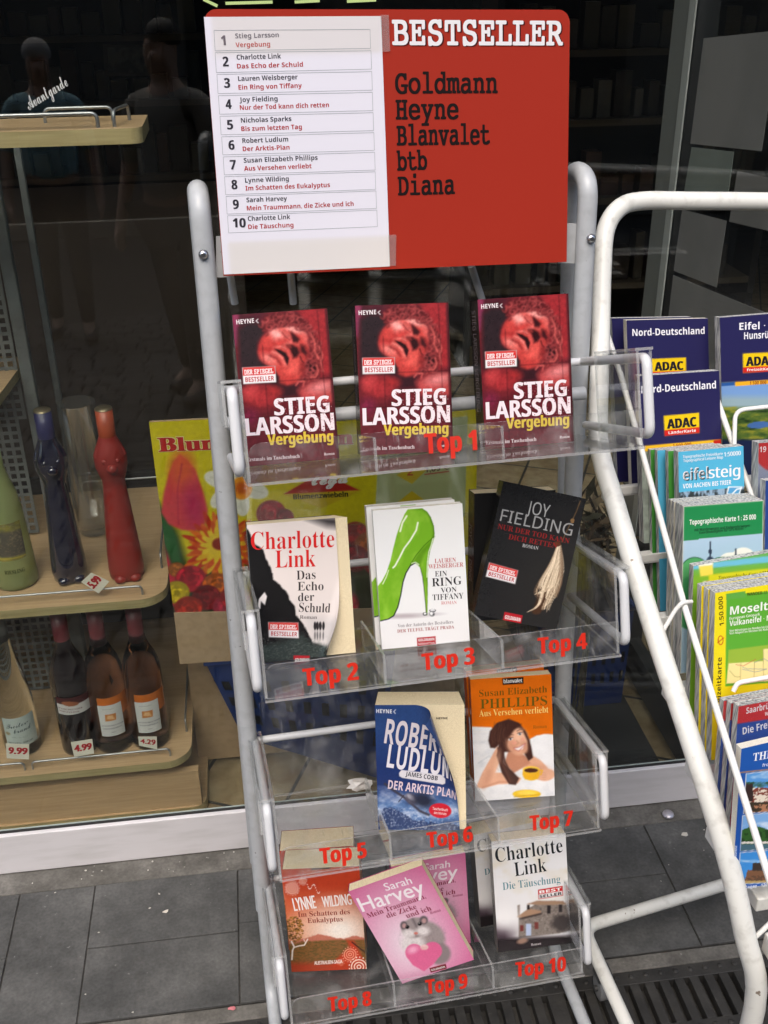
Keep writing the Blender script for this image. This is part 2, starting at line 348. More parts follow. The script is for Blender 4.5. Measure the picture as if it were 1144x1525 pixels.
    def emit(s, mb, fn, mi=0, z=0.0, cut=None):
        P = fn(s.U*s.w, (1-s.Vv)*s.h, z); mb.grid(P, lin(np.clip(s.C, 0, 255)), mi)
        for x, y, q, c in s.specks:
            P = [s.m(x+q*math.cos(k*1.26)*(.6+.7*_hash(x+k, y, 1)), y+q*math.sin(k*1.26)*(.6+.7*_hash(x, y+k, 2))) for k in range(5)]
            mb.add(fn(np.array([p[0] for p in P]), np.array([p[1] for p in P]), z+.00034), [(4, 3, 2, 1, 0)], lin(c), mi)
        for t, p0, p1, cap, st, col, bold, off, slant in s.tx:
            a = np.array(s.m(*p0)); b = np.array(s.m(*p1)); d = b-a; L = np.linalg.norm(d); d /= L
            mx, my = (p0[0]+p1[0])/2, (p0[1]+p1[1])/2; c = np.linalg.norm(np.array(s.m(mx, my-cap))-np.array(s.m(mx, my)))
            put_text(mb, fn, t, a[0], a[1], d[0], d[1], L, c, st, lin(col), bold, z+.00022, mi, off, slant)
def plane_fn(o, ux, uy):
    o, ux, uy = np.array(o, float), nrm(ux), nrm(uy); n = np.cross(ux, uy)
    def fn(x, y, z=0.0):
        x, y = np.asarray(x, float), np.asarray(y, float)
        return o + x[..., None]*ux + y[..., None]*uy + z*n
    fn.n = n; return fn
def quad_fn(c4, w, h):       # bilinear patch through 4 world points TL,TR,BR,BL
    TL, TR, BR, BL = [np.array(c, float) for c in c4]; n = nrm(np.cross(TR-TL, TL-BL))
    def fn(x, y, z=0.0):
        u = (np.asarray(x, float)/w)[..., None]; v = (1-np.asarray(y, float)/h)[..., None]
        return TL*(1-u)*(1-v)+TR*u*(1-v)+BR*u*v+BL*(1-u)*v + z*n
    fn.n = n; return fn
# ================================================================== THE SETTING
rnd = random.Random(7)
WA = [WT, WN, UPV]
def wbox(mb, u0, u1, v0, v1, z0, z1, bev=0.0, mi=0, col=None):
    mb.box(wp((u0+u1)/2, (v0+v1)/2, (z0+z1)/2), (u1-u0, v1-v0, z1-z0), WA, bev, mi, col)
def structure(o): o['kind'] = 'structure'; return o
def ground_mat(name, c1, c2, speck, scale=6.0, rough=.85, bstr=.35):
    m = bpy.data.materials.new(name); m.use_nodes = True; nt = m.node_tree; b = nt.nodes['Principled BSDF']
    tc = nt.nodes.new('ShaderNodeTexCoord'); b.inputs['Roughness'].default_value = rough
    def noise(sc, det=6):
        n = nt.nodes.new('ShaderNodeTexNoise'); n.inputs['Scale'].default_value = sc; n.inputs['Detail'].default_value = det
        nt.links.new(tc.outputs['Object'], n.inputs['Vector']); return n
    def ramp(src, p0, p1, a, bb):
        r = nt.nodes.new('ShaderNodeValToRGB'); r.color_ramp.elements[0].position = p0; r.color_ramp.elements[1].position = p1
        r.color_ramp.elements[0].color = (*a, 1); r.color_ramp.elements[1].color = (*bb, 1); nt.links.new(src.outputs[0], r.inputs[0]); return r
    def mixc(f, a, bb, mode='MIX'):
        x = nt.nodes.new('ShaderNodeMix'); x.data_type = 'RGBA'; x.blend_type = mode
        if isinstance(f, float): x.inputs[0].default_value = f
        else: nt.links.new(f.outputs[0], x.inputs[0])
        nt.links.new(a.outputs['Color'] if 'Color' in a.outputs else a.outputs[2], x.inputs[6])
        if isinstance(bb, tuple): x.inputs[7].default_value = (*bb, 1)
        else: nt.links.new(bb.outputs[0], x.inputs[7])
        return x
    base = ramp(noise(scale), .35, .68, c1, c2)
    fine = ramp(noise(170), .3, .7, (.80, .80, .80), (1.15, 1.15, 1.15)); m1 = mixc(1.0, base, fine, 'MULTIPLY')
    mid = ramp(noise(38), .35, .7, (.84, .84, .84), (1.12, 1.12, 1.12)); m1b = mixc(1.0, m1, mid, 'MULTIPLY')
    sp = ramp(noise(85, 2), .735, .755, (0, 0, 0), (1, 1, 1)); m2 = mixc(sp, m1b, speck)
    nt.links.new(m2.outputs[2], b.inputs['Base Color'])
    bp = nt.nodes.new('ShaderNodeBump'); bp.inputs['Strength'].default_value = bstr; bp.inputs['Distance'].default_value = .002
    nt.links.new(noise(140, 8).outputs[0], bp.inputs['Height']); nt.links.new(bp.outputs[0], b.inputs['Normal']); return m
MT['slab'] = ground_mat('basalt_slab', (.052, .053, .052), (.104, .104, .101), (.14, .14, .135), 8)
MT['joint'] = ground_mat('joint_grit', (.024, .023, .021), (.055, .052, .047), (.1, .1, .1), 30)
MT['mortar'] = ground_mat('mortar_strip', (.095, .09, .08), (.16, .152, .138), (.26, .25, .23), 12, .95, .7)
MT['iron'] = ground_mat('cast_iron', (.016, .0155, .015), (.036, .034, .031), (.06, .055, .05), 18, .6, .3)
MT['cobble'] = ground_mat('cobble_stone', (.050, .047, .044), (.095, .09, .084), (.12, .12, .11), 3)
# ground sheet
mb = MB(); mb.quad(wp(-30, -40, -.02), wp(30, -40, -.02), wp(30, -.02, -.02), wp(-30, -.02, -.02)); structure(mb.build('ground', 'joint'))
# pavement slabs between two mortar strips
mb = MB()
us = [-1.62, -1.18, -.728, -.588, -.317, -.03, .24, .504, .79, 1.1, 1.5]
for i in range(len(us)-1):
    vs = [-.052]+([-.20] if i in (3, 1, 5, 8) else ([-.182] if i in (6, 4) else []))+[-.352]
    for v1, v0 in zip(vs[:-1], vs[1:]):
        dz = rnd.uniform(-.0012, .0012)
        wbox(mb, us[i]+.0013, us[i+1]-.0013, v0+.0012, v1-.0012, -.05, dz, .0012)
structure(mb.build('pavement', 'slab'))
mb = MB(); wbox(mb, -1.62, 1.5, -.352, -.052, -.05, -.0035); structure(mb.build('slab_joint', 'joint'))
mb = MB(); wbox(mb, -1.7, 1.6, -.05, .01, -.05, -.002, .002); wbox(mb, -1.7, 1.6, -.384, -.355, -.05, -.001, .002)
structure(mb.build('mortar_strip', 'mortar'))
# drain grate
gr = thing('drain_grate', 'dark cast iron drain grate with long slots and round studs set in the pavement', 'drain grate', wp(0, -.47, 0), WRZ)
mb = MB(); u = -1.6; xs = []
pitch = .0268
wbox(mb, -1.6, 1.6, -.412, -.386, -.03, .0, .0015); wbox(mb, -1.6, 1.6, -.56, -.492, -.03, .0, .0015)
k = 0
while u < 1.6:
    big = (k % 12 == 5)
    wbox(mb, u, u+(.0165 if not big else .029), -.4925, -.4115, -.03, -.0002, .0012); u += pitch if not big else pitch+.012; k += 1
u = -1.6
while u < 1.6:
    for v in (-.397, -.505, -.535):
        mb.lathe([(.0052, -.001), (.0046, .0018), (.003, .0026), (0, .0028)], wp(u, v, 0), 8)
    u += pitch
mb.build('slotted_cover', 'iron', gr)
mb = MB(); wbox(mb, -1.6, 1.6, -.56, -.386, -.14, -.10); mb.build('channel', 'dark', gr)
# street beyond the grate: cobbles
mb = MB(); v = -.58
while v > -5.2:
    u = -3.2+rnd.uniform(0, .1)
    while u < 3.2:
        wdt = rnd.uniform(.1, .17); wob = .05*math.sin(u*2.2)
        if not (v > -.7): wbox(mb, u+.005, u+wdt-.005, v-.105+wob, v-.01+wob, -.04, rnd.uniform(-.006, .0), .008)
        else: wbox(mb, u+.005, u+wdt-.005, v-.105, v-.01, -.04, rnd.uniform(-.004, .0), .008)
        u += wdt
    v -= .105
structure(mb.build('street', 'cobble'))
# opposite house front (only its reflection is seen) keeps the street narrow
oh = thing('town_house', 'shaded grey house front across the street, mirrored in the shop window', 'house', wp(0, -9, 0), WRZ)
mb = MB(); wbox(mb, -14, 14, -9.4, -9, 0, 7.0); mb.build('wall', mat('house_render', (.16, .15, .13), .8, noise=(2, (.12, .115, .10), .4, .7)), oh)
MT['house_window'] = mat('house_window', (.03, .035, .04), .1)
for u in (-9, -6, -3, 0, 3, 6, 9):
    for z in (.9, 4.2): mb = MB(); wbox(mb, u-.6, u+.6, -9.02, -8.97, z, z+1.7); mb.build('window', 'house_window', oh)
# ------------------------------------------------------------------ shop front
sf = thing('shop_front', 'dark shop front with white painted sill and large display window', 'shop front', wp(0, 0, 0), WRZ)
mb = MB(); wbox(mb, -3.2, 3.2, .0, .020, .001, .097, .002); mb.build('sill', 'sill_white', sf)
mb = MB(); wbox(mb, -3.2, 3.2, .008, .0115, .0972, .1012); mb.build('sill_gap_strip', 'black', sf)  # black strip put in for the dark gap between sill and glass
GT = R_(2.6); GN = nrm(WN*-math.cos(GT)+UPV*math.sin(GT))      # panes lean back to lower the mirrored people; second pane added for stronger reflections
for v_ in (.013, .031):
    P = [wp(-3.2, v_, .0975), wp(3.2, v_, .0975), wp(3.2, v_+2.5*math.tan(GT), 2.6), wp(-3.2, v_+2.5*math.tan(GT), 2.6)]
    mb = MB(); mb.sheet(P, GN, .004); mb.build('window_pane', 'glass', sf)
mb = MB(); wbox(mb, -3.2, 3.2, .0115, .0128, .0975, .1035); mb.build('glazing_bead', mat('pale_glazing_bead', (.42, .50, .47), .4), sf)
mb = MB(); wbox(mb, -14, 14, .0, .3, 2.6, 8.5); wbox(mb, -14, -3.2, .0, .3, 0, 2.6); wbox(mb, 3.2, 14, .0, .3, 0, 2.6)
mb.build('wall', mat('shop_facade', (.22, .2, .18), .8), sf)
# shop interior shell
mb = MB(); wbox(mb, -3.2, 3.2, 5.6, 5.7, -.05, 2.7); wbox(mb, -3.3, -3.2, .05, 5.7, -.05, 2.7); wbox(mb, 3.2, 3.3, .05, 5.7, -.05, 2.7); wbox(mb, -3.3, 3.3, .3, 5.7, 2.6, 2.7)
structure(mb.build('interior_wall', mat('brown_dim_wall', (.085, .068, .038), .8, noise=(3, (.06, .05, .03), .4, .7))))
tile = bpy.data.materials.new('brown_floor_tile'); tile.use_nodes = True; nt = tile.node_tree; b = nt.nodes['Principled BSDF']
tc = nt.nodes.new('ShaderNodeTexCoord'); br = nt.nodes.new('ShaderNodeTexBrick'); br.offset = 0; br.inputs['Scale'].default_value = 1; br.inputs['Brick Width'].default_value = .2; br.inputs['Row Height'].default_value = .2
br.inputs['Mortar Size'].default_value = .004; br.inputs['Mortar'].default_value = (.03, .03, .03, 1)
nz = nt.nodes.new('ShaderNodeTexNoise'); nz.inputs['Scale'].default_value = 22; nz.inputs['Detail'].default_value = 6
rp = nt.nodes.new('ShaderNodeValToRGB'); rp.color_ramp.elements[0].position = .35; rp.color_ramp.elements[1].position = .68
rp.color_ramp.elements[0].color = (.22, .15, .075, 1); rp.color_ramp.elements[1].color = (.36, .29, .18, 1)
nt.links.new(tc.outputs['Object'], nz.inputs['Vector']); nt.links.new(nz.outputs[0], rp.inputs[0])
mpn = nt.nodes.new('ShaderNodeMapping'); mpn.inputs['Rotation'].default_value = (0, 0, R_(28)); nt.links.new(tc.outputs['Object'], mpn.inputs[0]); nt.links.new(mpn.outputs[0], br.inputs['Vector'])
nt.links.new(rp.outputs[0], br.inputs['Color1']); nt.links.new(rp.outputs[0], br.inputs['Color2']); nt.links.new(br.outputs[0], b.inputs['Base Color']); b.inputs['Roughness'].default_value = .35
mb = MB(); wbox(mb, -3.2, 3.2, .075, 5.6, -.04, .004); structure(mb.build('shop_floor', tile))
mb = MB(); wbox(mb, .40, .60, .09, 1.2, .0045, .012, .002); tag(mb.build('door_mat', mat('dark_mat', (.025, .025, .026), .95)), 'dark strip of door mat on the brown tiles behind the window', 'mat')
# warm strip lights under a deep shelf, goods shelves far inside
def goods_shelf(u0, u1, v, zs, label, name='goods_shelf', seed=1, glow=None):
    r = random.Random(seed); t = thing(name, label, 'shelf', wp((u0+u1)/2, v, 0), WRZ)
    mb = MB()
    for z in zs: wbox(mb, u0, u1, v, v+.3, z-.025, z)
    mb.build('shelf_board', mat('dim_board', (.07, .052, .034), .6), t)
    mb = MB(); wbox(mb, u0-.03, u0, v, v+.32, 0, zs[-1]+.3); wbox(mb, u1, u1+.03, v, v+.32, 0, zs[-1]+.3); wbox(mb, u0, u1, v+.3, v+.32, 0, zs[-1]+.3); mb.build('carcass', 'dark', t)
    mb = MB()
    for z in zs:
        u = u0+.02
        while u < u1-.08:
            w_, h_ = r.uniform(.03, .075), r.uniform(.06, .2); c = lin(r.choice([(80, 74, 60), (50, 44, 34), (64, 38, 28), (36, 40, 36), (90, 86, 76), (44, 36, 28)]))
            wbox(mb, u, u+w_, v+.05, v+.12, z+.001, z+h_, 0, 0, c); u += w_+r.uniform(.004, .03)
    o = mb.build('goods', 'goods', t); o['kind'] = 'stuff'
    return t
goods_shelf(-1.35, -.25, 3.2, (.4, .75, 1.05, 1.3), 'dark goods shelf deep in the shop behind the top of the left pane', seed=3)
goods_shelf(.7, 1.9, 2.6, (.35, .7, 1.0, 1.25), 'dim shelf with small packets inside the shop right of the red sign', seed=5)
MT['strip'] = mat('strip_light', (.9, .85, .4), .5, emit=((.80, .95, .40), .42))
for i, (a, b_) in enumerate([((303, -1), (324, 9)), ((336, 5), (406, 3)), ((439, 3), (476, 1)), ((517, 2), (560, 0)), ((806, 5), (830, -2))]):
    P, Q = wv(*a, 3.1), wv(*b_, 3.1); mb = MB(); mb.tube([P, Q], .0055, 8)
    tag(mb.build('strip_light', 'strip'), 'thin yellow green strip light deep inside the shop at the top edge', 'strip light', 'strip lights deep in the shop')
pf = thing('picture_frame', 'dim framed picture on the back wall inside the shop left of the sign', 'picture', wv(190, 92, 2.9), WRZ)
P = [wv(153, 66, 2.9), wv(222, 66, 2.9), wv(226, 113, 2.9), wv(156, 113, 2.9)]
mb = MB(); mb.sheet(P, WN*-1, .02); mb.build('frame', mat('dim_frame', (.05, .04, .03), .5), pf)
P2 = [wv(160, 71, 2.895), wv(216, 71, 2.895), wv(219, 108, 2.895), wv(162, 108, 2.895)]
mb = MB(); mb.sheet(P2, WN*-1, .004); mb.build('picture', mat('dim_picture', (.12, .12, .11), .5, noise=(14, (.03, .03, .03), .45, .55)), pf)
# ------------------------------------------------------------------ open glass door with notices
UD = .632
gd = thing('glass_door', 'glass door leaf standing open with grey aluminium stile and paper notices', 'door', wp(UD, .28, 0), WRZ)
mb = MB(); wbox(mb, UD-.004, UD+.036, .478, .56, .02, 2.1, .002); mb.build('stile', 'alu', gd)
mb = MB(); wbox(mb, UD-.008, UD+.036, .446, .4775, .02, 2.1, .002); mb.build('stile_cover', 'alu_light', gd)
mb = MB(); wbox(mb, UD-.006, UD+.036, .437, .4455, .02, 2.1, .001); mb.build('seal', 'black', gd)
mb = MB(); wbox(mb, UD+.0, UD+.03, .05, .437, .02, .11, .002); mb.build('bottom_rail', mat('dark_alu', (.05, .05, .05), .5), gd)
mb = MB(); wbox(mb, UD+.010, UD+.018, .05, .437, .11, 2.1); mb.build('pane', 'glass', gd)
MT['notice'] = mat('grey_notice_paper', (.26, .25, .25), .8, noise=(5, (.19, .185, .185), .4, .7))
MT['notice2'] = mat('grey_green_notice_paper', (.23, .26, .24), .8, noise=(5, (.17, .19, .175), .4, .7))
nn = [([(1048, 57), (1160, 45), (1134, 225), (1028, 214)], 'large grey notice sheet stuck on the glass door at upper right', 'notice'),
      ([(1030, 219), (1093, 226), (1084, 292), (1018, 290)], 'small greenish grey notice on the glass door just above the white tube', 'notice2'),
      ([(1098, 255), (1160, 268), (1150, 345), (1086, 330)], 'grey notice on the glass door at the picture edge, cut off above the white tube', 'notice'),
      ([(1016, 312), (1082, 329), (1067, 428), (1003, 403)], 'tilted grey notice sheet on the glass door just below the white tube', 'notice'),
      ([(1001, 409), (1160, 474), (1140, 580), (985, 520)], 'lowest grey notice sheet on the glass door behind the dark blue maps', 'notice')]
for q, lb, m in nn:
    P = [on(x, y, wp(UD+.006, 0, 0), WT) for x, y in q]; mb = MB(); mb.sheet(P, -WT, .0008); tag(mb.build('paper_notice', m), lb, 'notice', 'notices on the glass door')
# handwriting on the pane
mb = MB(); wf0 = on(44, 164, wp(0, .0115, .0975), GN); wf = plane_fn(wf0, WT, np.cross(WT, GN)*-1)
sl = on(104, 126, wp(0, .0115, .0975), GN)-wf0; L = np.linalg.norm(sl); dx, dy = sl@WT/L, sl[2]/L
put_text(mb, wf, 'Avantgarde', 0, 0, dx, dy, L*.98, .016, 'script', (.5, .52, .5), z=.0004)
tag(mb.build('window_lettering', mat('pale_ink', (.55, .57, .55), .6)), 'thin pale script word Avantgarde on the upper left window pane', 'lettering')
# ================================================================== BOOK RACK
LEAN = R_(18.57); SL, CL = math.sin(LEAN), math.cos(LEAN); TN = math.tan(LEAN)
EX, EY, EZ = np.array([1., 0, 0]), np.array([0, CL, -SL]), np.array([0, SL, CL])
LT_ = {1: R_(20.6), 2: LEAN, 3: LEAN, 4: LEAN}; TNT = {t: math.tan(a) for t, a in LT_.items()}
def EYt(t): return np.array([0, math.cos(LT_[t]), -math.sin(LT_[t])])
def EZt(t): return np.array([0, math.sin(LT_[t]), math.cos(LT_[t])])
ZT = {1: 1.085, 2: .8025, 3: .5115, 4: .219}
TUBT = math.tan(R_(3.716)); TN_ = nrm([0, 1, -TUBT]); TOFF = .13
def trk(px, py, off=0.0): return on(px, py, (0, TOFF+off-.07*TUBT, 0), TN_)   # plane of the uprights
def smooth_path(P, n=6):     # Catmull-Rom through P
    P = [np.array(p, float) for p in P]; Q = [2*P[0]-P[1]]+P+[2*P[-1]-P[-2]]; out = []
    for i in range(1, len(Q)-2):
        for k in range(n):
            t = k/n; a, b, c, d = Q[i-1], Q[i], Q[i+1], Q[i+2]
            out.append(.5*(2*b+(c-a)*t+(2*a-5*b+4*c-d)*t*t+(3*b-a-3*c+d)*t**3))
    return out+[P[-1]]
def fillet(P, r, n=7):       # round the corners of a polyline
    P = [np.array(p, float) for p in P]; out = [P[0]]
    for i in range(1, len(P)-1):
        a, b, c = P[i-1], P[i], P[i+1]; u, v = nrm(a-b), nrm(c-b); rr = min(r, .49*np.linalg.norm(a-b), .49*np.linalg.norm(c-b))
        for k in range(n+1):
            t = k/n; p, q = b+u*rr*(1-t), b+v*rr*t; out.append(p*(1-t)+q*t)
    return out+[P[-1]]
rack = thing('display_rack', 'light grey tubular steel book rack with red board on top and clear trays', 'display rack', (0.02, .13, 0))
RT = .0129
LT, LB_ = trk(297, 300), trk(391, 1330); RTp, RB_ = trk(875, 300), trk(838, 1040)
dl = nrm(LT-LB_); dr = nrm(RTp-RB_)
def at_z(p, d, z): return p+d*((z-p[2])/d[2])
for nm, p, d, ztop, zj in (('L', LB_, dl, LT[2]+.012, trk(361, 1076)[2]), ('R', RB_, dr, LT[2]+.012, trk(361, 1076)[2])):
    top = at_z(p, d, ztop-.006); back = top+np.array([0, .062, .0]); low = at_z(p, d, trk(394, 1352)[2])
    mb = MB(); mb.tube(fillet([low, top, back, np.array([back[0]+(.125 if nm == 'R' else .0), .415, .02])], .030, 9), RT, 20)
    jz = at_z(p, d, zj); mb.tube([jz-d*.0006, jz+d*.0006], RT*1.03, 20)
    mb.build('upright_tube', 'grey_tube', rack)
    foot = at_z(p, d, .012); inw = np.array([0, -.24, 0])
    mb = MB(); mb.tube(fillet([at_z(p, d, .40), foot, foot+inw], .05, 8), .0105, 16); mb.build('foot_tube', 'grey_tube', rack)
# sign brackets and bolts
SOFF = -.004
for px0, px1, bx in ((322, 345, 303), (832, 862, 880)):
    P = [trk(px0, 352 if bx < 500 else 333, .003), trk(px1, 352 if bx < 500 else 333, .003), trk(px1, 413 if bx < 500 else 392, .003), trk(px0, 413 if bx < 500 else 392, .003)]
    mb = MB(); mb.sheet([P[0], P[3], P[2], P[1]], -TN_, .003); mb.build('sign_bracket', 'grey_tube', rack)
for bx, by in ((303, 379), (880, 355)):
    c = trk(bx, by, -.0138); mb = MB(); V = []
    mb.tube([c, c-TN_*.0025], [.0062, .006], 14); mb.tube([c-TN_*.0025, c-TN_*.0045, c-TN_*.005], [.005, .0042, .0025], 14)
    mb.build('bolt', 'steel', rack)
# braces between sign and back legs
for (a, b) in (((342, 405), (350, 452)), ((702, 396), (718, 446)), ((433, 405), (437, 452))):
    mb = MB(); mb.tube([trk(*a, .05), trk(*b, .06)], .005, 8); mb.build('brace', 'grey_tube', rack)
# trays
def tp(t, px, py, h=0.0): return on(px, py, np.array([0, -.105, ZT[t]])+h*EZt(t), EZt(t))
def tpos(t, x, s, h): return np.array([x, -.105, ZT[t]])+EYt(t)*s+EZt(t)*h
XL, XR, XRB = -.2035, .2375, .2570
def xr(s): return XR+(XRB-XR)*s/.26
DEPTH, SIDE, LIP, TH = .262, .105, .041, .0032
DIV = {1: [(-.064, .006, .105), (.0785, .01, .10)], 2: [(-.057, .006, .175), (.089, .006, .17)], 3: [(-.0525, .006, .20), (.0965, .006, .20)], 4: [(-.049, .006, .19), (.100, .006, .19)]}
LOOP = {}
for t in (1, 2, 3, 4):
    EY, EZ = EYt(t), EZt(t)
    def pan(mb, q, n, th=TH): mb.sheet(q, n, th, 0, 1)
    mb = MB(); pan(mb, [tpos(t, XL, 0, 0), tpos(t, XR, 0, 0), tpos(t, XRB, DEPTH, 0), tpos(t, XL, DEPTH, 0)], EZ); base = mb.build('tray_floor', ['acrylic', 'acrylic_edge'], rack)
    mb = MB()   # front lip with a rounded left corner
    e = .003
    pan(mb, [tpos(t, XL+.004, e, .0003), tpos(t, XR-.001, e, .0003), tpos(t, XR-.001, e, LIP)]+[tpos(t, XL+.004+.012*(1-math.cos(a)), e, LIP-.012*(1-math.sin(a))) for a in np.linspace(math.pi/2, 0, 6)], -EY); mb.build('tray_lip', ['acrylic', 'acrylic_edge'], rack)
    mb = MB(); s1 = .16 if t == 1 else .255; o = .0005
    pan(mb, [tpos(t, XL+.0035, .006, .0003), tpos(t, XL+.0035, s1, .0003), tpos(t, XL+.0035, s1, SIDE), tpos(t, XL+.0035, .006, SIDE)], EX)
    pan(mb, [tpos(t, XL-.0145, .012, SIDE-.045), tpos(t, XL-.0145, s1, SIDE-.045), tpos(t, XL-.0145, s1, SIDE), tpos(t, XL-.0145, .012, SIDE)], EX)
    pan(mb, [tpos(t, XL-.0178, .008, SIDE+.0035), tpos(t, XL+.0035, .008, SIDE+.0035), tpos(t, XL+.0035, s1, SIDE+.0035), tpos(t, XL-.0178, s1, SIDE+.0035)], EZ)
    mb.build('tray_side', ['acrylic', 'acrylic_edge'], rack)
    mb = MB()
    pan(mb, [tpos(t, xr(0)-.0002, .006, .0003), tpos(t, xr(0)-.0002, .006, SIDE), tpos(t, xr(s1)-.0002, s1, SIDE), tpos(t, xr(s1)-.0002, s1, .0003)], EX)
    pan(mb, [tpos(t, xr(0)+.0178, .012, SIDE-.045), tpos(t, xr(0)+.0178, .012, SIDE), tpos(t, xr(s1)+.0178, s1, SIDE), tpos(t, xr(s1)+.0178, s1, SIDE-.045)], EX)
    pan(mb, [tpos(t, xr(0)-.0034, .008, SIDE+.0035), tpos(t, xr(0)+.0178, .008, SIDE+.0035), tpos(t, xr(s1)+.0178, s1, SIDE+.0035), tpos(t, xr(s1)-.0034, s1, SIDE+.0035)], EZ)
    mb.build('tray_side', ['acrylic', 'acrylic_edge'], rack)
    mb = MB(); hb = .05 if t == 1 else .15
    pan(mb, [tpos(t, XL+.004, DEPTH-.001, .0003), tpos(t, XRB-.004, DEPTH-.001, .0003), tpos(t, XRB-.004, DEPTH-.001, hb), tpos(t, XL+.004, DEPTH-.001, hb)], -EY); mb.build('tray_back', ['acrylic', 'acrylic_edge'], rack)
    for x, s0, s1_ in DIV[t]:
        mb = MB(); pan(mb, [tpos(t, x, s0, .0003), tpos(t, x, s1_, .0003), tpos(t, x, s1_, .034), tpos(t, x, s0, .036)], EX); mb.build('tray_divider', ['acrylic', 'acrylic_edge'], rack)
    # wire cradle carrying the tray
    yb = lambda z: TOFF+(z-.07)*TUBT
    for sx, x0 in ((-1, XL-.0072), (1, None)):
        xf = x0 if sx < 0 else xr(0)+.0088; xb = x0 if sx < 0 else xr(.25)+.0088
        sb = .25
        path = [tpos(t, xb, sb, SIDE-.008), tpos(t, xf, .006, SIDE-.008), tpos(t, xf, .006, .012), tpos(t, xb, sb, .012)]
        mb = MB(); mb.tube(fillet(path, .012, 6), .0058, 12); mb.build('cradle_wire', 'wire', rack)
    mb = MB(); a, b = tpos(t, XL-.0072, .25, SIDE-.008), tpos(t, xr(.25)+.0088, .25, SIDE-.008); mb.tube([a, b], .0055, 12); mb.build('cross_wire', 'wire', rack)
    mb = MB(); a, b = tpos(t, XL-.0072, .25, .085-.03), tpos(t, xr(.25)+.0088, .25, .085-.03)
    if t == 1: mb.tube([a, b], .009, 12); mb.build('cross_wire', 'grey_tube', rack)
# red lettering on the lips
RED = tuple(lin((205, 40, 22)))
MT['red_letter'] = mat('red_vinyl_letter', RED, .4)
TOPS = {'Top 1': (1, (634, 676), (710, 670), 30), 'Top 2': (2, (453, 1022), (534, 1012), 26), 'Top 3': (2, (630, 998.6), (707, 988.5), 25), 'Top 4': (2, (802, 974), (874, 966), 24),
        'Top 5': (3, (478, 1287), (546, 1277), 23.5), 'Top 6': (3, (637, 1263), (704, 1253), 23), 'Top 7': (3, (790, 1237.5), (853, 1229), 22.5),
        'Top 8': (4, (490, 1507), (553, 1497), 21.5), 'Top 9': (4, (635, 1481), (696, 1471), 21.5), 'Top 10': (4, (768, 1455), (842, 1446), 21.5)}
for s_, (t, a, b, cp) in TOPS.items():
    EY, EZ = EYt(t), EZt(t); p0 = tpos(t, 0, -.0012, 0); A, B = on(*a, p0, -EY), on(*b, p0, -EY); C0 = on((a[0]+b[0])/2, (a[1]+b[1])/2-cp, p0, -EY); cap = (C0-(A+B)/2)@EZ
    d = B-A; Ln = np.linalg.norm(d); fn = plane_fn(A, EX, EZ); mb = MB()
    put_text(mb, fn, s_, 0, 0, d@EX/Ln, d@EZ/Ln, Ln, cap, 'bold', RED, (.035, .0), z=.0)
    mb.build('tray_lettering', 'red_letter', rack)
# ------------------------------------------------------------------ red board with list
sg = thing('bestseller_sign', 'red board with white bestseller heading, black slab lettering and a taped list', 'sign', trk(590, 400, SOFF))
q = [(303, 13.5), (849, 14.5), (844, 390), (333, 411)]
SOFF2 = -.0105
W3 = [trk(x, y, SOFF2) for x, y in q]
sw, sh = .425, .292
sfn = quad_fn(W3, sw, sh)
a = Art(q, sw, sh, 4, (166, 44, 28))
def board_pts(r=.014):
    pts = []
    for cx, cy, a0 in ((sw-r, sh-r, 0), (r, sh-r, 90)):
        for k in range(8): an = R_(a0+90*k/7); pts.append((cx+r*math.cos(an), cy+r*math.sin(an)))
    return pts+[(0, 0), (sw, 0)]
bp_ = board_pts(); Pn = [sfn(x, y, 0) for x, y in bp_]
mb = MB(); mb.sheet([Pn[i] for i in range(len(Pn))], sfn.n, .003, 0, 1, lin((166, 44, 28))); 
def stx(mb, t, p0, p1, cap, st, col, bold, z=.0003): 
    A_, B_ = np.array(a.m(*p0)), np.array(a.m(*p1)); d = B_-A_; Ln = np.linalg.norm(d); d /= Ln
    mx, my = (p0[0]+p1[0])/2, (p0[1]+p1[1])/2; c = np.linalg.norm(np.array(a.m(mx, my-cap))-np.array(a.m(mx, my)))
    put_text(mb, sfn, t, A_[0], A_[1], d[0], d[1], Ln, c, st, lin(col), bold, z)
def z2(x, y): return (560+x*.29720, y*.29720)
def z1(x, y): return (280+x*.28195, y*.28195)
stx(mb, 'BESTSELLER', z2(92, 223), z2(940, 225), 35, 'slab', (70, 14, 12), (.03, .02), .0003)
stx(mb, 'BESTSELLER', z2(84, 219), z2(933, 221), 35, 'slab', (238, 236, 240), (.03, .02), .0005)
for t_, p0, p1, cp in (('Goldmann', (98, 459), (607, 457), 28.5), ('Heyne', (101, 588), (410, 586), 28.5), ('Blanvalet', (106, 718), (568, 712), 28.5), ('btb', (108, 845), (254, 839), 27), ('Diana', (112, 970), (393, 963), 27.5)):
    stx(mb, t_, z2(*p0), z2(*p1), cp, 'slab', (22, 12, 12), (.035, .015))
mb.build('board', ['matte', 'matte'], sg)
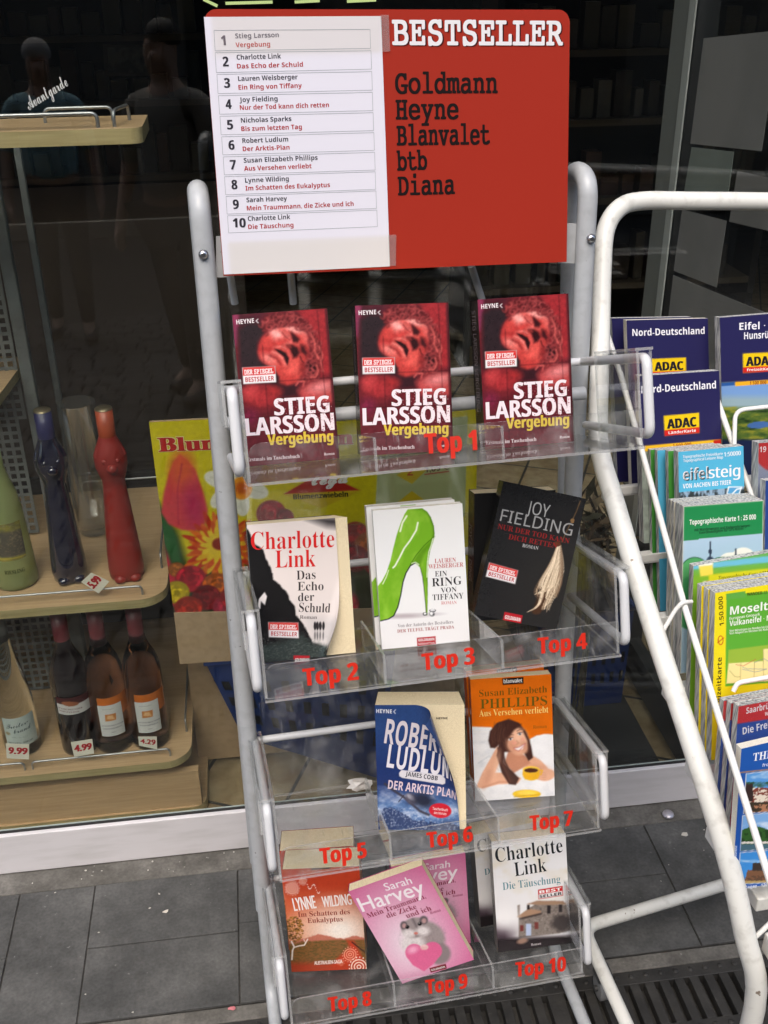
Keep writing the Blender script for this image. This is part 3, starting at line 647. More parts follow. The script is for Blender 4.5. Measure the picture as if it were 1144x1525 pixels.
# list sheet
lq = [z1(84, 88), z1(1019, 84), z1(1066, 1406), z1(190, 1449)]
lu = [a.m(*p) for p in lq]; lf = quad_fn([sfn(x, y, .0009) for x, y in lu], .21, .297)
la = Art(lq, .21, .297, 40, (233, 232, 244))
mb = MB()
rows = [('1', 'Stieg Larsson', 'Vergebung'), ('2', 'Charlotte Link', 'Das Echo der Schuld'), ('3', 'Lauren Weisberger', 'Ein Ring von Tiffany'), ('4', 'Joy Fielding', 'Nur der Tod kann dich retten'), ('5', 'Nicholas Sparks', 'Bis zum letzten Tag'), ('6', 'Robert Ludlum', 'Der Arktis-Plan'), ('7', 'Susan Elizabeth Phillips', 'Aus Versehen verliebt'), ('8', 'Lynne Wilding', 'Im Schatten des Eukalyptus'), ('9', 'Sarah Harvey', 'Mein Traummann, die Zicke und ich'), ('10', 'Charlotte Link', 'Die Täuschung')]
nx = [(480, 434), (491, 607), (579, 601), (473, 744), (546, 601), (529, 536), (684, 652), (532, 749), (523, 874), (540, 557)]
yn = [(197, 242), (307, 352), (418, 462), (528, 568), (636, 679), (743, 785), (847, 889), (953, 994), (1058, 1101), (1158, 1201)]
for i, ((num, au, ti), (xa, xt), (ya, yt)) in enumerate(zip(rows, nx, yn)):
    x0 = 250+i*7.4; sk = -.026-.0022*i
    fade = (120, 116, 124) if i == 0 else (62, 60, 72); fr_ = (190, 95, 90) if i == 0 else (176, 44, 50)
    la.text(au, z1(x0, ya+1), z1(xa, ya+1+(xa-x0)*sk), 7.0, 'bold', fade); la.text(ti, z1(x0+2, yt+2), z1(xt, yt+2+(xt-x0)*sk), 6.9, 'bold', fr_)
    nx0 = 178+i*7.6 - (8 if i == 9 else 0); la.text(num, z1(nx0, ya+36), z1(nx0+(29 if i != 9 else 66)-(8 if i == 0 else 0), ya+35.5), 14, 'bold', (112, 104, 112) if i == 0 else (52, 50, 60), (.03, 0))
la.C[:] = (233, 232, 244)
la.poly([z1(120, 60), z1(1030, 60), z1(1030, 272), z1(140, 290)], (222, 218, 218), a=.8)
la.poly([z1(212, 1275), z1(1080, 1240), z1(1080, 1420), z1(224, 1460)], (222, 218, 214), a=.8)
la.emit(mb, lf)
FL = [(137, 157, 262), (143, 272, 375), (152, 384, 484), (160, 495, 592), (168, 603, 700), (177, 711, 806), (185, 817, 912), (192, 922, 1018), (200, 1027, 1122), (208, 1131, 1223)]
FR = [(960, 152, 250), (965, 262, 357), (969, 370, 466), (972, 478, 573), (976, 584, 678), (980, 689, 782), (984, 793, 887), (987, 896, 990), (991, 998, 1092), (996, 1101, 1190)]
for (xl, ya0, ya1), (xr2, yb0, yb1) in zip(FL, FR):
    c4 = [z1(xl, ya0), z1(xr2, yb0), z1(xr2+3, yb1), z1(xl+6, ya1)]
    for k in range(4):
        p, q_ = np.array(la.m(*c4[k])), np.array(la.m(*c4[(k+1) % 4])); d = (q_-p)/np.linalg.norm(q_-p); nn_ = np.array([-d[1], d[0]])*.00025
        pts = [p-nn_, q_-nn_, q_+nn_, p+nn_]; mb.add(lf(np.array([x[0] for x in pts]), np.array([x[1] for x in pts]), .0002), [(0, 1, 2, 3)], lin((165, 172, 178)))
mb.build('list_sheet', 'matte', sg)
MT['tape'] = clear_mat('clear_tape', (.96, .95, .94), rough=.15, fres=1.4, body=.10)
for q4 in ([(1010, 76), (1062, 74), (1069, 252), (1022, 262)], [(214, 1275), (1099, 1170), (1100, 1332), (226, 1446)], [(126, 90), (1020, 84), (1026, 264), (140, 288)]):
    P_ = [np.array(a.m(*(z1(*p) if True else p))) for p in q4]
    pass
for q4 in ([z2(20, 74), z2(62, 73), z2(69, 252), z2(32, 254)], [z2(60, 1172), z2(100, 1170), z2(98, 1330), z2(66, 1332)]):
    P_ = [np.array(a.m(*p)) for p in q4]; mb = MB(); mb.sheet([sfn(p[0], p[1], .0016) for p in P_][::-1], sfn.n, .0002); mb.build('tape', 'tape', sg)
# ================================================================== BOOKS
def proj(P):
    d = CR @ (np.array(P)-CAM); return PC[0]+F_PX*d[0]/d[2], PC[1]-F_PX*d[1]/d[2]
BW, BH = .118, .187
POSE = {'L1': (1, -.1935, .1043, 19.1, .5, -1.4, .0004, -.007, .002), 'L2': (1, -.0532, .0679, 19.7, -1.8, -.2, .0041, -.014, -.024),
        'L3': (1, .0927, .0268, 18.0, -.4, 1.1, .0006, -.029, -.037), 'Echo': (2, -.2035, .0321, 21.0, -1.0, -.4, .0025, -.034, -.029),
        'Ring': (2, -.0391, .0269, 18.7, .8, -3.9, .0014, 0, -.004), 'Ring2': (2, -.0425, .0500, 18.9, .6, -2.5, .0006, .005, .006),
        'Joy': (2, .0888, .0382, 22.3, -15.7, -3.6, .0356, -.016, -.026), 'Joy2': (2, .1020, .0864, 14.9, -3.1, -.1, .0070, -.018, -.023),
        'Lud': (3, -.0567, -.0199, 18.3, 2.2, -15.1, .0056, -.036, -.023), 'Phil': (3, .0961, .0226, 19.0, 1.3, -7.7, .0029, -.001, -.005),
        'Phil2': (3, .1045, .0620, 19.4, 1.2, -4.0, .0010, 0, -.005), 'Wild': (4, -.1900, .0201, 11.6, 2.6, -11.4, .0026, -.015, -.016),
        'Harv': (4, -.0303, -.0521, 7.2, 24.8, -13.3, .0004, -.004, 0), 'Harv2': (4, -.0213, .0098, 5.7, 2.8, .2, .0004, -.022, -.028),
        'Taus': (4, .1303, -.0183, 19.3, 1.7, -5.3, .0006, -.012, -.013), 'Taus2': (4, .1233, .0528, 8.3, 3.3, 1.0, .0006, -.021, -.027)}
class Pose:
    def __init__(s, key):
        t, x, y, le, ro, ya, dz, sw, sh = POSE[key]; le, ro, ya = R_(le), R_(ro), R_(ya)
        up = np.array([0, math.sin(le), math.cos(le)]); rt = np.array([1., 0, 0])
        r2, u2 = math.cos(ro)*rt+math.sin(ro)*up, math.cos(ro)*up-math.sin(ro)*rt
        c, q = math.cos(ya), math.sin(ya); Z = np.array([[c, -q, 0], [q, c, 0], [0, 0, 1]])
        s.rt, s.up = Z@r2, Z@u2; s.n = np.cross(s.rt, s.up); s.fx, s.fy = 1+sw, 1+sh
        s.o = np.array([x, y, ZT[t]-(y+.105)*TNT[t]+dz])
    def corners(s): return [s.o+s.up*BH*s.fy, s.o+s.rt*BW*s.fx+s.up*BH*s.fy, s.o+s.rt*BW*s.fx, s.o]
    def px(s, x0, y0, k): return [((a-x0)/k, (b-y0)/k) for a, b in map(proj, s.corners())]
    def fn(s, curl=None):
        if curl:
            (ax, ay), (bx, by), r = curl; d = np.array([bx-ax, by-ay]); d /= np.linalg.norm(d); pr = np.array([-d[1], d[0]])
        def f(x, y, z=0.0):
            x, y = np.asarray(x, float), np.asarray(y, float)
            if not curl:
                return s.o + (x*s.fx)[..., None]*s.rt + (y*s.fy)[..., None]*s.up + z*s.n
            di = (x-ax)*pr[0]+(y-ay)*pr[1]; dd = np.clip(di, 0, r*2.6); th = dd/r; rest = np.maximum(di-dd, 0)
            along = np.where(di > 0, r*np.sin(th)+rest*np.cos(th)-z*np.sin(th)*0, di); lift = np.where(di > 0, r*(1-np.cos(th))+rest*np.sin(th), 0.0)
            al = along - z*np.sin(th); nx_, ny_ = x+(al-di)*pr[0], y+(al-di)*pr[1]
            return s.o + (nx_*s.fx)[..., None]*s.rt + (ny_*s.fy)[..., None]*s.up + (lift+z*np.cos(th))[..., None]*s.n
        return f
def book(key, label, art, T, spine, group=None, curl=None, pages='pages', back=None, spread=0.0, spine_text=None, surf='gloss'):
    p = Pose(key); B0 = p.o-p.n*T
    t = thing('book', label, 'book', p.o-p.n*T*.5+p.rt*BW*.5, 0, group)
    f = p.fn(); zc = .0012 if curl else .0
    def P3(x, y, z): return f(np.array(x), np.array(y), z)
    mb = MB()
    # page block (fan of leaves may spread at the fore-edge)
    x0, x1, y0, y1 = .0008, BW-.0006+spread, .0006, BH-.0006; z1, z0 = -.0006, -T+.0006
    mb.hexa([P3(x0, y0, z0), P3(x1-spread*.8, y0, z0), P3(x1, y0, z1), P3(x0, y0, z1), P3(x0, y1, z0), P3(x1-spread*.8, y1, z0), P3(x1, y1, z1), P3(x0, y1, z1)])
    mb.build('pages', pages, t)
    mb = MB(); art.emit(mb, p.fn(curl), 0, zc)
    sp = lin(spine); bk = lin(back if back is not None else spine)
    mb.quad(P3(0, 0, -T), P3(0, 0, zc), P3(0, BH, zc), P3(0, BH, -T), sp)
    mb.quad(P3(BW, 0, -T), P3(0, 0, -T), P3(0, BH, -T), P3(BW, BH, -T), bk)
    if spine_text:
        s_, c_, st, y_a, y_b = spine_text; cap = T*.42; yy = y_b*BH; sfn_ = lambda x, y, z: P3(-z, yy-x, -T*.30-(T*.42-y)*1.0)
        put_text(mb, lambda x, y, z: f(np.full_like(x, -z), yy-x, 0)-p.n*((T*.75-y))[..., None], s_, 0, 0, 1, 0, (y_b-y_a)*BH, cap, st, lin(c_), (0, 0), .0002)
    mb.build('cover', surf, t)
    return t
def tag_box(a, q, top='GOLDMANN', bot=None, c=(172, 32, 42)):
    a.poly(q, c); lrp = lambda A, B, k: (A[0]+(B[0]-A[0])*k, A[1]+(B[1]-A[1])*k)
    h = math.hypot(q[3][0]-q[0][0], q[3][1]-q[0][1]); k = .72 if not bot else .42
    L, Rr = lrp(q[0], q[3], k), lrp(q[1], q[2], k); a.text(top, lrp(L, Rr, .07), lrp(L, Rr, .93), h*(.4 if not bot else .30), 'bold', (240, 232, 232))
    if bot: L, Rr = lrp(q[0], q[3], .82), lrp(q[1], q[2], .82); a.text(bot, lrp(L, Rr, .07), lrp(L, Rr, .93), h*.27, 'sans', (240, 225, 225))
def sticker(a, q):
    lrp = lambda A, B, k: (A[0]+(B[0]-A[0])*k, A[1]+(B[1]-A[1])*k)
    cx, cy = sum(p[0] for p in q)/4, sum(p[1] for p in q)/4; h = math.hypot(q[3][0]-q[0][0], q[3][1]-q[0][1])
    a.poly([(cx+(x-cx)*1.03, cy+(y-cy)*1.06) for x, y in q], (150, 140, 140)); a.poly(q, (232, 228, 230))
    m0, m1 = lrp(q[0], q[3], .5), lrp(q[1], q[2], .5); a.poly([lrp(q[0], q[1], .012), lrp(q[1], q[0], .012), m1, m0], (206, 48, 46))
    a.poly([lrp(q[0], q[3], .06), lrp(q[1], q[2], .06), lrp(q[1], q[2], .13), lrp(q[0], q[3], .13)], (222, 110, 105), a=.6)
    L, Rr = lrp(q[0], q[3], .43), lrp(q[1], q[2], .43); a.text('DER SPIEGEL', lrp(L, Rr, .05), lrp(L, Rr, .93), h*.29, 'slab', (248, 244, 244), (.03, 0))
    L, Rr = lrp(q[0], q[3], .90), lrp(q[1], q[2], .90); a.text('BESTSELLER', lrp(L, Rr, .06), lrp(L, Rr, .95), h*.29, 'bold', (180, 22, 28))
def new_art(key, x0, y0, k, bg, nx=130): return Art(Pose(key).px(x0, y0, k), BW, BH, nx, bg)
# ---- red thriller cover
a = new_art('L2', 521, 444, .18984, (96, 28, 35), 150); X, Y = a.X, a.Y; r = random.Random(2)
def inpoly(pts, n):
    xs, ys = [p[0] for p in pts], [p[1] for p in pts]; out = []
    while len(out) < n:
        x, y = r.uniform(min(xs), max(xs)), r.uniform(min(ys), max(ys)); c = False
        for i in range(len(pts)):
            (x1, y1), (x2, y2) = pts[i], pts[(i+1) % len(pts)]
            if (y1 > y) != (y2 > y) and x < (x2-x1)*(y-y1)/(y2-y1)+x1: c = not c
        if c: out.append((x, y))
    return out
a.poly([(540, 30), (800, 30), (810, 520), (700, 560), (690, 300), (600, 150)], (152, 40, 45), 22); a.poly([(40, 40), (300, 40), (250, 130), (60, 160)], (72, 26, 36), 26); a.poly([(40, 40), (92, 40), (88, 140), (66, 300), (40, 300)], (128, 48, 78), 14)
a.poly([(80, 170), (150, 125), (262, 130), (300, 190), (232, 290), (236, 400), (290, 450), (380, 480), (400, 600), (90, 600), (78, 420)], (41, 29, 33), 24)
a.poly([(300, 560), (420, 590), (520, 610), (520, 700), (400, 720), (330, 690)], (50, 22, 28), 24)
FB = [(298, 218), (340, 182), (430, 160), (520, 164), (582, 200), (614, 262), (622, 330), (604, 420), (572, 505), (520, 585), (440, 612), (388, 592), (380, 545), (330, 474), (280, 444), (244, 412), (224, 360), (234, 300), (260, 250)]
a.poly(FB, (192, 62, 57), 12)
for e in ((300, 330, 60, 90, (150, 36, 38), 10, 1.2, .8), (500, 480, 76, 84, (212, 84, 76), 10, 1.3, 1), (455, 575, 62, 34, (186, 58, 54), -10, 1.2, 1), (568, 470, 30, 70, (120, 32, 34), 15, 1.2, .8), (520, 190, 86, 26, (240, 156, 148), 16, 1.2, 1), (590, 250, 24, 60, (206, 96, 90), -20, 1.2, .8), (368, 222, 58, 44, (238, 158, 150), 20, 1.1, 1), (300, 280, 40, 56, (196, 66, 60), 20, 1.2, 1), (312, 412, 66, 38, (222, 112, 104), 32, 1.1, 1), (300, 402, 26, 16, (226, 128, 120), 32, 1.2, .8), (415, 290, 50, 30, (186, 58, 54), 30, 1.2, .8), (470, 292, 52, 20, (208, 92, 86), -20, 1.0, 1), (530, 300, 30, 20, (196, 76, 70), 10, 1.1, 1), (455, 232, 46, 24, (202, 92, 86), 48, .9, 1)): a.ell(*e)
a.line([(418, 205), (440, 240), (475, 268)], 5, (96, 24, 28), 5, .8); a.line([(470, 196), (500, 240), (505, 282)], 6, (88, 20, 24), 5, .7)
a.poly([(488, 202), (522, 232), (552, 264), (532, 288), (500, 282), (492, 248)], (52, 15, 19), 11)
a.poly([(444, 306), (490, 304), (532, 328), (547, 372), (522, 402), (490, 412), (482, 378), (472, 344)], (46, 13, 17), 12); a.ell(470, 318, 20, 9, (176, 60, 56), 30, 1.0, .7)
a.poly([(556, 306), (590, 318), (612, 370), (592, 404), (556, 372), (550, 340)], (66, 19, 23), 15); a.ell(568, 408, 20, 34, (172, 56, 53), -22, .8); a.line([(548, 396), (560, 430), (574, 446)], 6, (60, 16, 20), 5); a.line([(585, 330), (622, 380), (610, 430)], 10, (150, 44, 44), 7, .7)
a.line([(352, 322), (408, 318), (450, 344), (476, 392)], 28, (200, 80, 74), 10); a.line([(372, 316), (412, 316), (440, 334)], 7, (230, 134, 126), 5, .8)
a.line([(338, 356), (382, 378), (414, 414), (430, 456)], 28, (220, 104, 96), 10); a.line([(346, 356), (384, 376), (410, 406)], 8, (232, 136, 128), 6, .8)
a.poly([(354, 332), (400, 342), (440, 368), (462, 410), (448, 462), (432, 432), (420, 392), (380, 362)], (36, 11, 15), 6); a.line([(318, 384), (366, 408), (396, 452)], 12, (112, 28, 31), 10, .8)
HT = [(252, 150), (300, 95), (380, 66), (470, 60), (560, 78), (640, 170), (600, 205), (520, 160), (420, 152), (330, 176), (285, 215)]; HR_ = [(590, 172), (650, 195), (706, 300), (716, 420), (692, 545), (620, 600), (560, 590), (596, 470), (634, 350), (625, 250)]
a.poly(HT, (92, 26, 30), 10); a.poly(HR_, (112, 32, 35), 10); a.poly([(600, 440), (660, 450), (680, 540), (600, 560)], (40, 14, 18), 14)
for pts, n in ((HT, 60), (HR_, 60)):
    for cx, cy in inpoly(pts, n):
        s0, R0, lit = r.uniform(0, 6.28), r.uniform(14, 26), r.uniform(.25, 1); a.line([(cx+R0*math.cos(s0+k*.7)+3, cy+R0*.9*math.sin(s0+k*.7)+4) for k in range(6)], 11, (60, 18, 22), 8, .55)
        a.line([(cx+R0*math.cos(s0+k*.7), cy+R0*.9*math.sin(s0+k*.7)) for k in range(6)], r.uniform(7, 13), (120+96*lit, 36+58*lit, 38+54*lit), 6, .6)
for pth in ([(640, 230), (668, 300), (660, 360), (690, 420)], [(620, 560), (660, 560), (682, 520), (672, 470)], [(505, 620), (530, 590), (570, 592), (560, 632)], [(700, 330), (720, 390), (706, 450), (720, 520)]): a.line(pth, 12, (206, 92, 86), 6, .9)
a.poly([(520, 660), (600, 606), (700, 584), (800, 600), (810, 760), (560, 750)], (178, 70, 70), 24); a.ell(700, 640, 90, 40, (216, 128, 128), -10, 1.3, .9); a.ell(230, 700, 120, 84, (158, 44, 48), 0, 1.0); a.ell(150, 660, 50, 60, (184, 60, 62), 20, 1.1, .9); a.ell(330, 660, 60, 40, (150, 40, 42), 0, 1.2)
a.mix(np.clip((Y-760)/170, 0, 1), (94, 32, 40)); a.ell(140, 850, 60, 60, (130, 36, 74), 0, 1.3, .6)
for pth in ([(694, 40), (728, 720)], [(262, 300), (292, 1230)], [(350, 583), (800, 570)], [(120, 860), (800, 840)], [(110, 1100), (810, 1070)]): a.line(pth, 5, (54, 16, 22), 4, .7)
a.mix(np.clip((a.U-.962)/.02, 0, 1)*.85, (60, 22, 28)); a.noise(22, .16, 4); a.blur(1); a.noise(7, .10, 6)
a.text('HEYNE', (70, 133), (208, 126), 35, 'bold', (232, 224, 226)); a.line([(237, 99), (222, 112), (238, 127)], 6.5, (232, 224, 226))
sticker(a, [(100, 470), (351, 466), (352, 588), (103, 594)])
for t_, p0, p1, cp in (('STIEG', (332, 846), (753, 834), 128), ('LARSSON', (106, 998), (784, 972), 133)): a.text(t_, p0, p1, cp, 'bold', (236, 222, 228), (.025, 0))
a.text('Vergebung', (268, 1076), (772, 1062), 84, 'bold', (216, 188, 66), (.03, 0)); a.text('Erstmals im Taschenbuch', (100, 1196), (508, 1180), 28, 'serif', (222, 206, 208)); a.text('Roman', (697, 1168), (777, 1164), 20, 'serif', (222, 206, 208))
for i in range(170):
    x, y = r.choice([(r.uniform(340, 750), r.uniform(720, 835)), (r.uniform(420, 784), r.uniform(850, 985)), (r.uniform(600, 784), r.uniform(760, 985))]); a.specks.append((x, y, r.uniform(1.5, 5.5), r.choice([(190, 150, 158), (150, 90, 98), (110, 60, 68), (206, 170, 178)])))
for k_, lb in (('L1', 'red thriller paperback with stone face, leftmost of three in the top tray'), ('L2', 'red thriller paperback with stone face, middle one of three in the top tray'), ('L3', 'red thriller paperback showing its black spine, rightmost of three in the top tray')):
    book(k_, lb, a, .034, (26, 20, 22), 'red thriller paperbacks in the top tray', spine_text=('STIEG LARSSON VERGEBUNG', (120, 112, 112), 'sans', .25, .93))
# ---- cream cover with black cliff
a = new_art('Echo', 340, 720, .26224, (234, 222, 216)); X, Y = a.X, a.Y
a.mix(np.clip((Y-560)/260, 0, 1)*.5, (205, 200, 200)); a.poly([(430, 190), (640, 190), (640, 250), (560, 240)], (60, 56, 58), 26)
cl = [(60, 200), (112, 262), (128, 300), (150, 345), (196, 372), (215, 430), (240, 478), (258, 545), (296, 580), (338, 622), (350, 662), (378, 700), (386, 745), (428, 800), (452, 850), (482, 905), (700, 960), (700, 1100), (60, 1100)]
a.poly(cl, (27, 26, 27), 4, (16, 10)); a.poly([(150, 930), (330, 890), (420, 850), (470, 905), (720, 945), (720, 1100), (150, 1100)], (50, 58, 56), 18, (10, 26)); a.mix((Y > 850)*np.clip(fbm(X/9, Y/5, 2)-.5, 0, 1)*1.5*np.clip((Y-850)/60, 0, 1), (110, 122, 118))
a.mix(np.clip((Y-985)/60, 0, 1), (24, 25, 27)); a.poly([(166, 704), (174, 655), (206, 616), (220, 640), (208, 690), (186, 668), (182, 712)], (236, 230, 228), 3)
a.poly([(452, 760), (640, 770), (640, 900), (500, 900)], (188, 184, 184), 30, a=.6)
for cx in (492, 506, 522, 541): a.ell(cx, 808, 8, 24, (44, 42, 44), 0, .4); a.ell(cx, 862, 5, 24, (92, 90, 92), 0, .8, .8)
for t_, p0, p1, cp, c, st in (('Charlotte', (130, 376), (602, 360), 100, (214, 40, 40), 'serif'), ('Link', (268, 478), (496, 471), 98, (214, 40, 40), 'serif'), ('Das', (388, 546), (496, 541), 52, (66, 60, 60), 'serif'), ('Echo', (393, 608), (541, 605), 50, (66, 60, 60), 'serif'), ('der', (396, 668), (488, 665), 48, (66, 60, 60), 'serif'), ('Schuld', (400, 728), (579, 732), 52, (66, 60, 60), 'serif'), ('Roman', (406, 767), (503, 768), 20, (92, 86, 86), 'serif')):
    a.text(t_, p0, p1, cp, st, c, off=-.006)
sticker(a, [(228, 788), (396, 791), (399, 876), (232, 870)]); tag_box(a, [(370, 975), (462, 977), (466, 1024), (373, 1024)])
book('Echo', 'cream paperback with black cliff and red author name, lower corner of its cover curling up', a, .034, (40, 38, 38), None, (a.m(618, 520), a.m(462, 1034), .016), back=(40, 38, 38), spread=.017)
# ---- white cover with green shoe
def zc_(x, y): return x, y
a = new_art('Ring', 560, 740, .17058, (237, 237, 236), 150); X, Y = a.X, a.Y
a.mix(np.clip((Y-900)/250, 0, 1)*.25, (222, 216, 218)); a.ell(240, 1040, 190, 20, (176, 164, 168), -2, 1.2, .8); a.ell(470, 1025, 110, 14, (200, 196, 198), -2, 1.2, .8)
sh_ = [(278, 108), (405, 100), (448, 130), (478, 175), (505, 250), (513, 320), (498, 395), (473, 470), (458, 560), (452, 700), (452, 860), (449, 1032), (441, 1034), (430, 900), (418, 780), (404, 680), (388, 622), (366, 588), (340, 578), (312, 590), (276, 640), (240, 735), (222, 840), (198, 955), (162, 1035), (110, 1068), (34, 1082), (16, 780), (52, 735), (92, 660), (128, 555), (150, 455), (182, 330), (215, 232), (250, 150)]
a.poly(sh_, (118, 176, 38)); d = a.sd(sh_); ins = np.clip(d/3+.5, 0, 1)
a.mix(ins*np.clip(fbm(X/90, Y/130, 8)-.42, 0, 1)*1.6, (160, 206, 72)); a.mix(ins*np.clip(1-d/26, 0, 1)*np.clip((X-Y*.1-260)/200, 0, 1)*.7, (58, 98, 14))
a.poly([(510, 345), (440, 420), (370, 490), (320, 575), (345, 570), (385, 610), (420, 500), (470, 440)], (86, 138, 22), 12, a=.75); a.line([(508, 345), (420, 425), (350, 510), (300, 590)], 5, (58, 100, 14), 4)
a.line([(345, 575), (300, 602), (262, 665), (236, 745), (216, 860), (190, 965), (155, 1038), (110, 1066), (36, 1084)], 9, (24, 26, 44)); a.line([(388, 622), (405, 690), (420, 800), (440, 1030)], 4, (40, 60, 16))
for p, w_ in (([(366, 225), (352, 290), (300, 378), (246, 450), (206, 530), (168, 600), (150, 618)], 15), ([(268, 168), (232, 225), (212, 300)], 16), ([(110, 640), (90, 700), (60, 760)], 8), ([(498, 365), (484, 420), (462, 480), (450, 570), (446, 700)], 9), ([(312, 580), (345, 571), (375, 590)], 7)): a.line(p, w_, (236, 244, 214), 4)
for cx, cy, rx, ry, c in ((428, 1022, 20, 16, (90, 90, 92)), (428, 1018, 12, 9, (230, 230, 230)), (495, 992, 30, 14, (110, 110, 112)), (495, 988, 22, 8, (225, 225, 226)), (490, 1022, 26, 24, (150, 150, 152)), (484, 1018, 12, 12, (240, 240, 240)), (502, 1028, 8, 9, (90, 90, 92))): a.ell(cx, cy, rx, ry, c)
for t_, p0, p1, cp, c in (('LAUREN', (513, 578), (698, 567), 38, (190, 88, 88)), ('WEISBERGER', (459, 628), (763, 608), 38, (190, 88, 88)), ('EIN', (515, 695), (620, 690), 46, (44, 42, 46)), ('RING', (490, 783), (749, 763), 72, (44, 42, 46)), ('VON', (566, 838), (705, 828), 44, (44, 42, 46)), ('TIFFANY', (494, 903), (765, 886), 50, (44, 42, 46)), ('ROMAN', (570, 940), (705, 934), 28, (206, 124, 124)), ('Von der Autorin des Bestsellers', (190, 1140), (675, 1104), 30, (136, 130, 134)), ('DER TEUFEL TRÄGT PRADA', (187, 1186), (683, 1148), 28, (160, 62, 62))): a.text(t_, p0, p1, cp, 'serif', c, off=-.006)
tag_box(a, [(358, 1230), (520, 1216), (523, 1300), (362, 1310)], 'GOLDMANN', 'MANHATTAN')
book('Ring', 'white paperback with bright green stiletto shoe on its cover, front copy in the second tray', a, .016, (226, 224, 222), 'white paperbacks with green shoe', pages='white_pages')
book('Ring2', 'white paperback with green shoe, half hidden behind the front copy of the same book', a, .020, (226, 224, 222), 'white paperbacks with green shoe', pages='white_pages')
# ---- black cover with hanging blond hair
a = new_art('Joy', 630, 700, .28846, (33, 33, 34)); X, Y = a.X, a.Y; r = random.Random(4)
a.ell(650, 560, 190, 260, (46, 44, 42), 15, 1.2, .6); a.line([(812, 160), (792, 215), (768, 265), (745, 310), (716, 372)], 4, (120, 92, 60), 2); a.ell(772, 262, 10, 12, (130, 100, 66))
cxs = lambda t: 703-t*34-t*t*92; cys = lambda t: 384+t*362
hw = lambda t: 8+44*math.sin(min(t*1.2, 1.0)*math.pi*.60)*(1-max(t-.66, 0)*1.3)
for k in range(24): t = k/24; a.ell(cxs(t), cys(t), hw(t)*.7, 15, (70, 46, 32), 0, .6)
for lock in range(15):
    q0, ph, fq, am, L0, lit0 = r.uniform(-.95, .95), r.uniform(0, 6.28), r.uniform(7, 11), r.uniform(7, 17), r.uniform(.62, 1.0), r.uniform(.25, .85); hook = r.choice((-1, 1, 1))
    for i in range(15):
        q = q0+r.gauss(0, .13); t1 = L0*r.uniform(.85, 1.04); pts = []
        for k in range(17):
            t = t1*k/16; x = cxs(t)+q*hw(t)+am*t*math.sin(fq*t+ph); y = cys(t)+abs(q)*4; u = max(0, t-L0+.16)
            pts.append((x+hook*u*u*900, y-u*u*420))
        lit = lit0+.35*math.sin(i*1.1)+r.uniform(-.2, .2); cc = np.array([76, 50, 32])+(np.array([250, 232, 202])-np.array([76, 50, 32]))*np.clip(lit, 0, 1)
        a.line(pts, r.uniform(1.3, 3.2), cc, 1.4, .85)
a.ell(692, 382, 20, 14, (92, 52, 34)); a.noise(3, .1)
for t_, p0, p1, cp, c, st in (('JOY', (532, 222), (646, 246), 66, (176, 176, 176), 'sans'), ('FIELDING', (396, 262), (766, 340), 62, (160, 160, 160), 'sans'), ('NUR DER TOD KANN', (384, 302), (753, 380), 26, (138, 36, 36), 'serif'), ('DICH RETTEN', (440, 356), (690, 404), 26, (138, 36, 36), 'serif'), ('ROMAN', (512, 397), (594, 412), 17, (176, 176, 176), 'serif')): a.text(t_, p0, p1, cp, st, c)
sticker(a, [(343, 479), (490, 519), (475, 587), (326, 549)]); tag_box(a, [(421, 732), (515, 751), (505, 797), (412, 779)])
book('Joy', 'black paperback with hanging blond hair on its cover, tilted against its twin', a, .026, (24, 24, 25), 'black paperbacks with blond hair')
a = new_art('Joy2', 630, 700, .28846, (31, 31, 32), 40)
book('Joy2', 'black paperback standing upright, mostly hidden behind the tilted black one', a, .030, (22, 22, 23), 'black paperbacks with blond hair', spine_text=('JOY FIELDING', (110, 108, 108), 'sans', .3, .75))
# ---- blue polar cover
a = new_art('Lud', 350, 1000, .26224, (44, 70, 122)); X, Y = a.X, a.Y
a.mix(np.clip((Y-330)/200, 0, 1), (34, 52, 104)); a.mix(np.clip((Y-640)/120, 0, 1), (92, 124, 172)); cld = fbm(X/70, Y/34, 11); a.mix(np.clip(cld*2.2-1.0, 0, 1)*np.clip((Y-640)/70, 0, 1)*np.clip((920-Y)/100, 0, 1), (226, 226, 236)); a.mix(np.clip(.75-cld*1.6, 0, 1)*np.clip((Y-680)/60, 0, 1), (36, 52, 92))
a.poly([(800, 850), (850, 770), (905, 775), (950, 800), (1000, 832), (1040, 850), (1075, 838), (1130, 900), (800, 900)], (44, 62, 104), 4, (10, 18)); a.poly([(1060, 900), (1110, 850), (1160, 865), (1210, 850), (1280, 880), (1280, 960), (1060, 960)], (40, 58, 98), 4, (10, 18)); a.mix((Y > 770)*np.clip(fbm(X/8, Y/8, 5)-.52, 0, 1)*2.0, (206, 214, 228))
a.mix(np.clip((Y-890)/40, 0, 1), (40, 78, 144)); a.mix(np.clip((Y-880)/30, 0, 1)*np.clip(fbm(X/50, Y/6, 9)-.5, 0, 1)*2, (150, 180, 214))
a.line([(852, 636), (900, 672), (960, 712), (1050, 790), (1100, 812)], 14, (58, 56, 70), 5); a.ell(1005, 722, 40, 28, (88, 84, 98), 35, .6); a.ell(1000, 712, 26, 12, (170, 168, 180), 35, .9); a.line([(960, 700), (930, 738)], 5, (60, 58, 70)); a.ell(1070, 730, 60, 40, (40, 44, 62), 20, 1.)
a.ell(1166, 788, 64, 42, (196, 32, 48), 5); a.noise(6, .08)
a.text('HEYNE', (803, 233), (892, 236), 22, 'bold', (228, 230, 238)); a.line([(912, 216), (902, 226), (911, 237)], 4.5, (228, 230, 238))
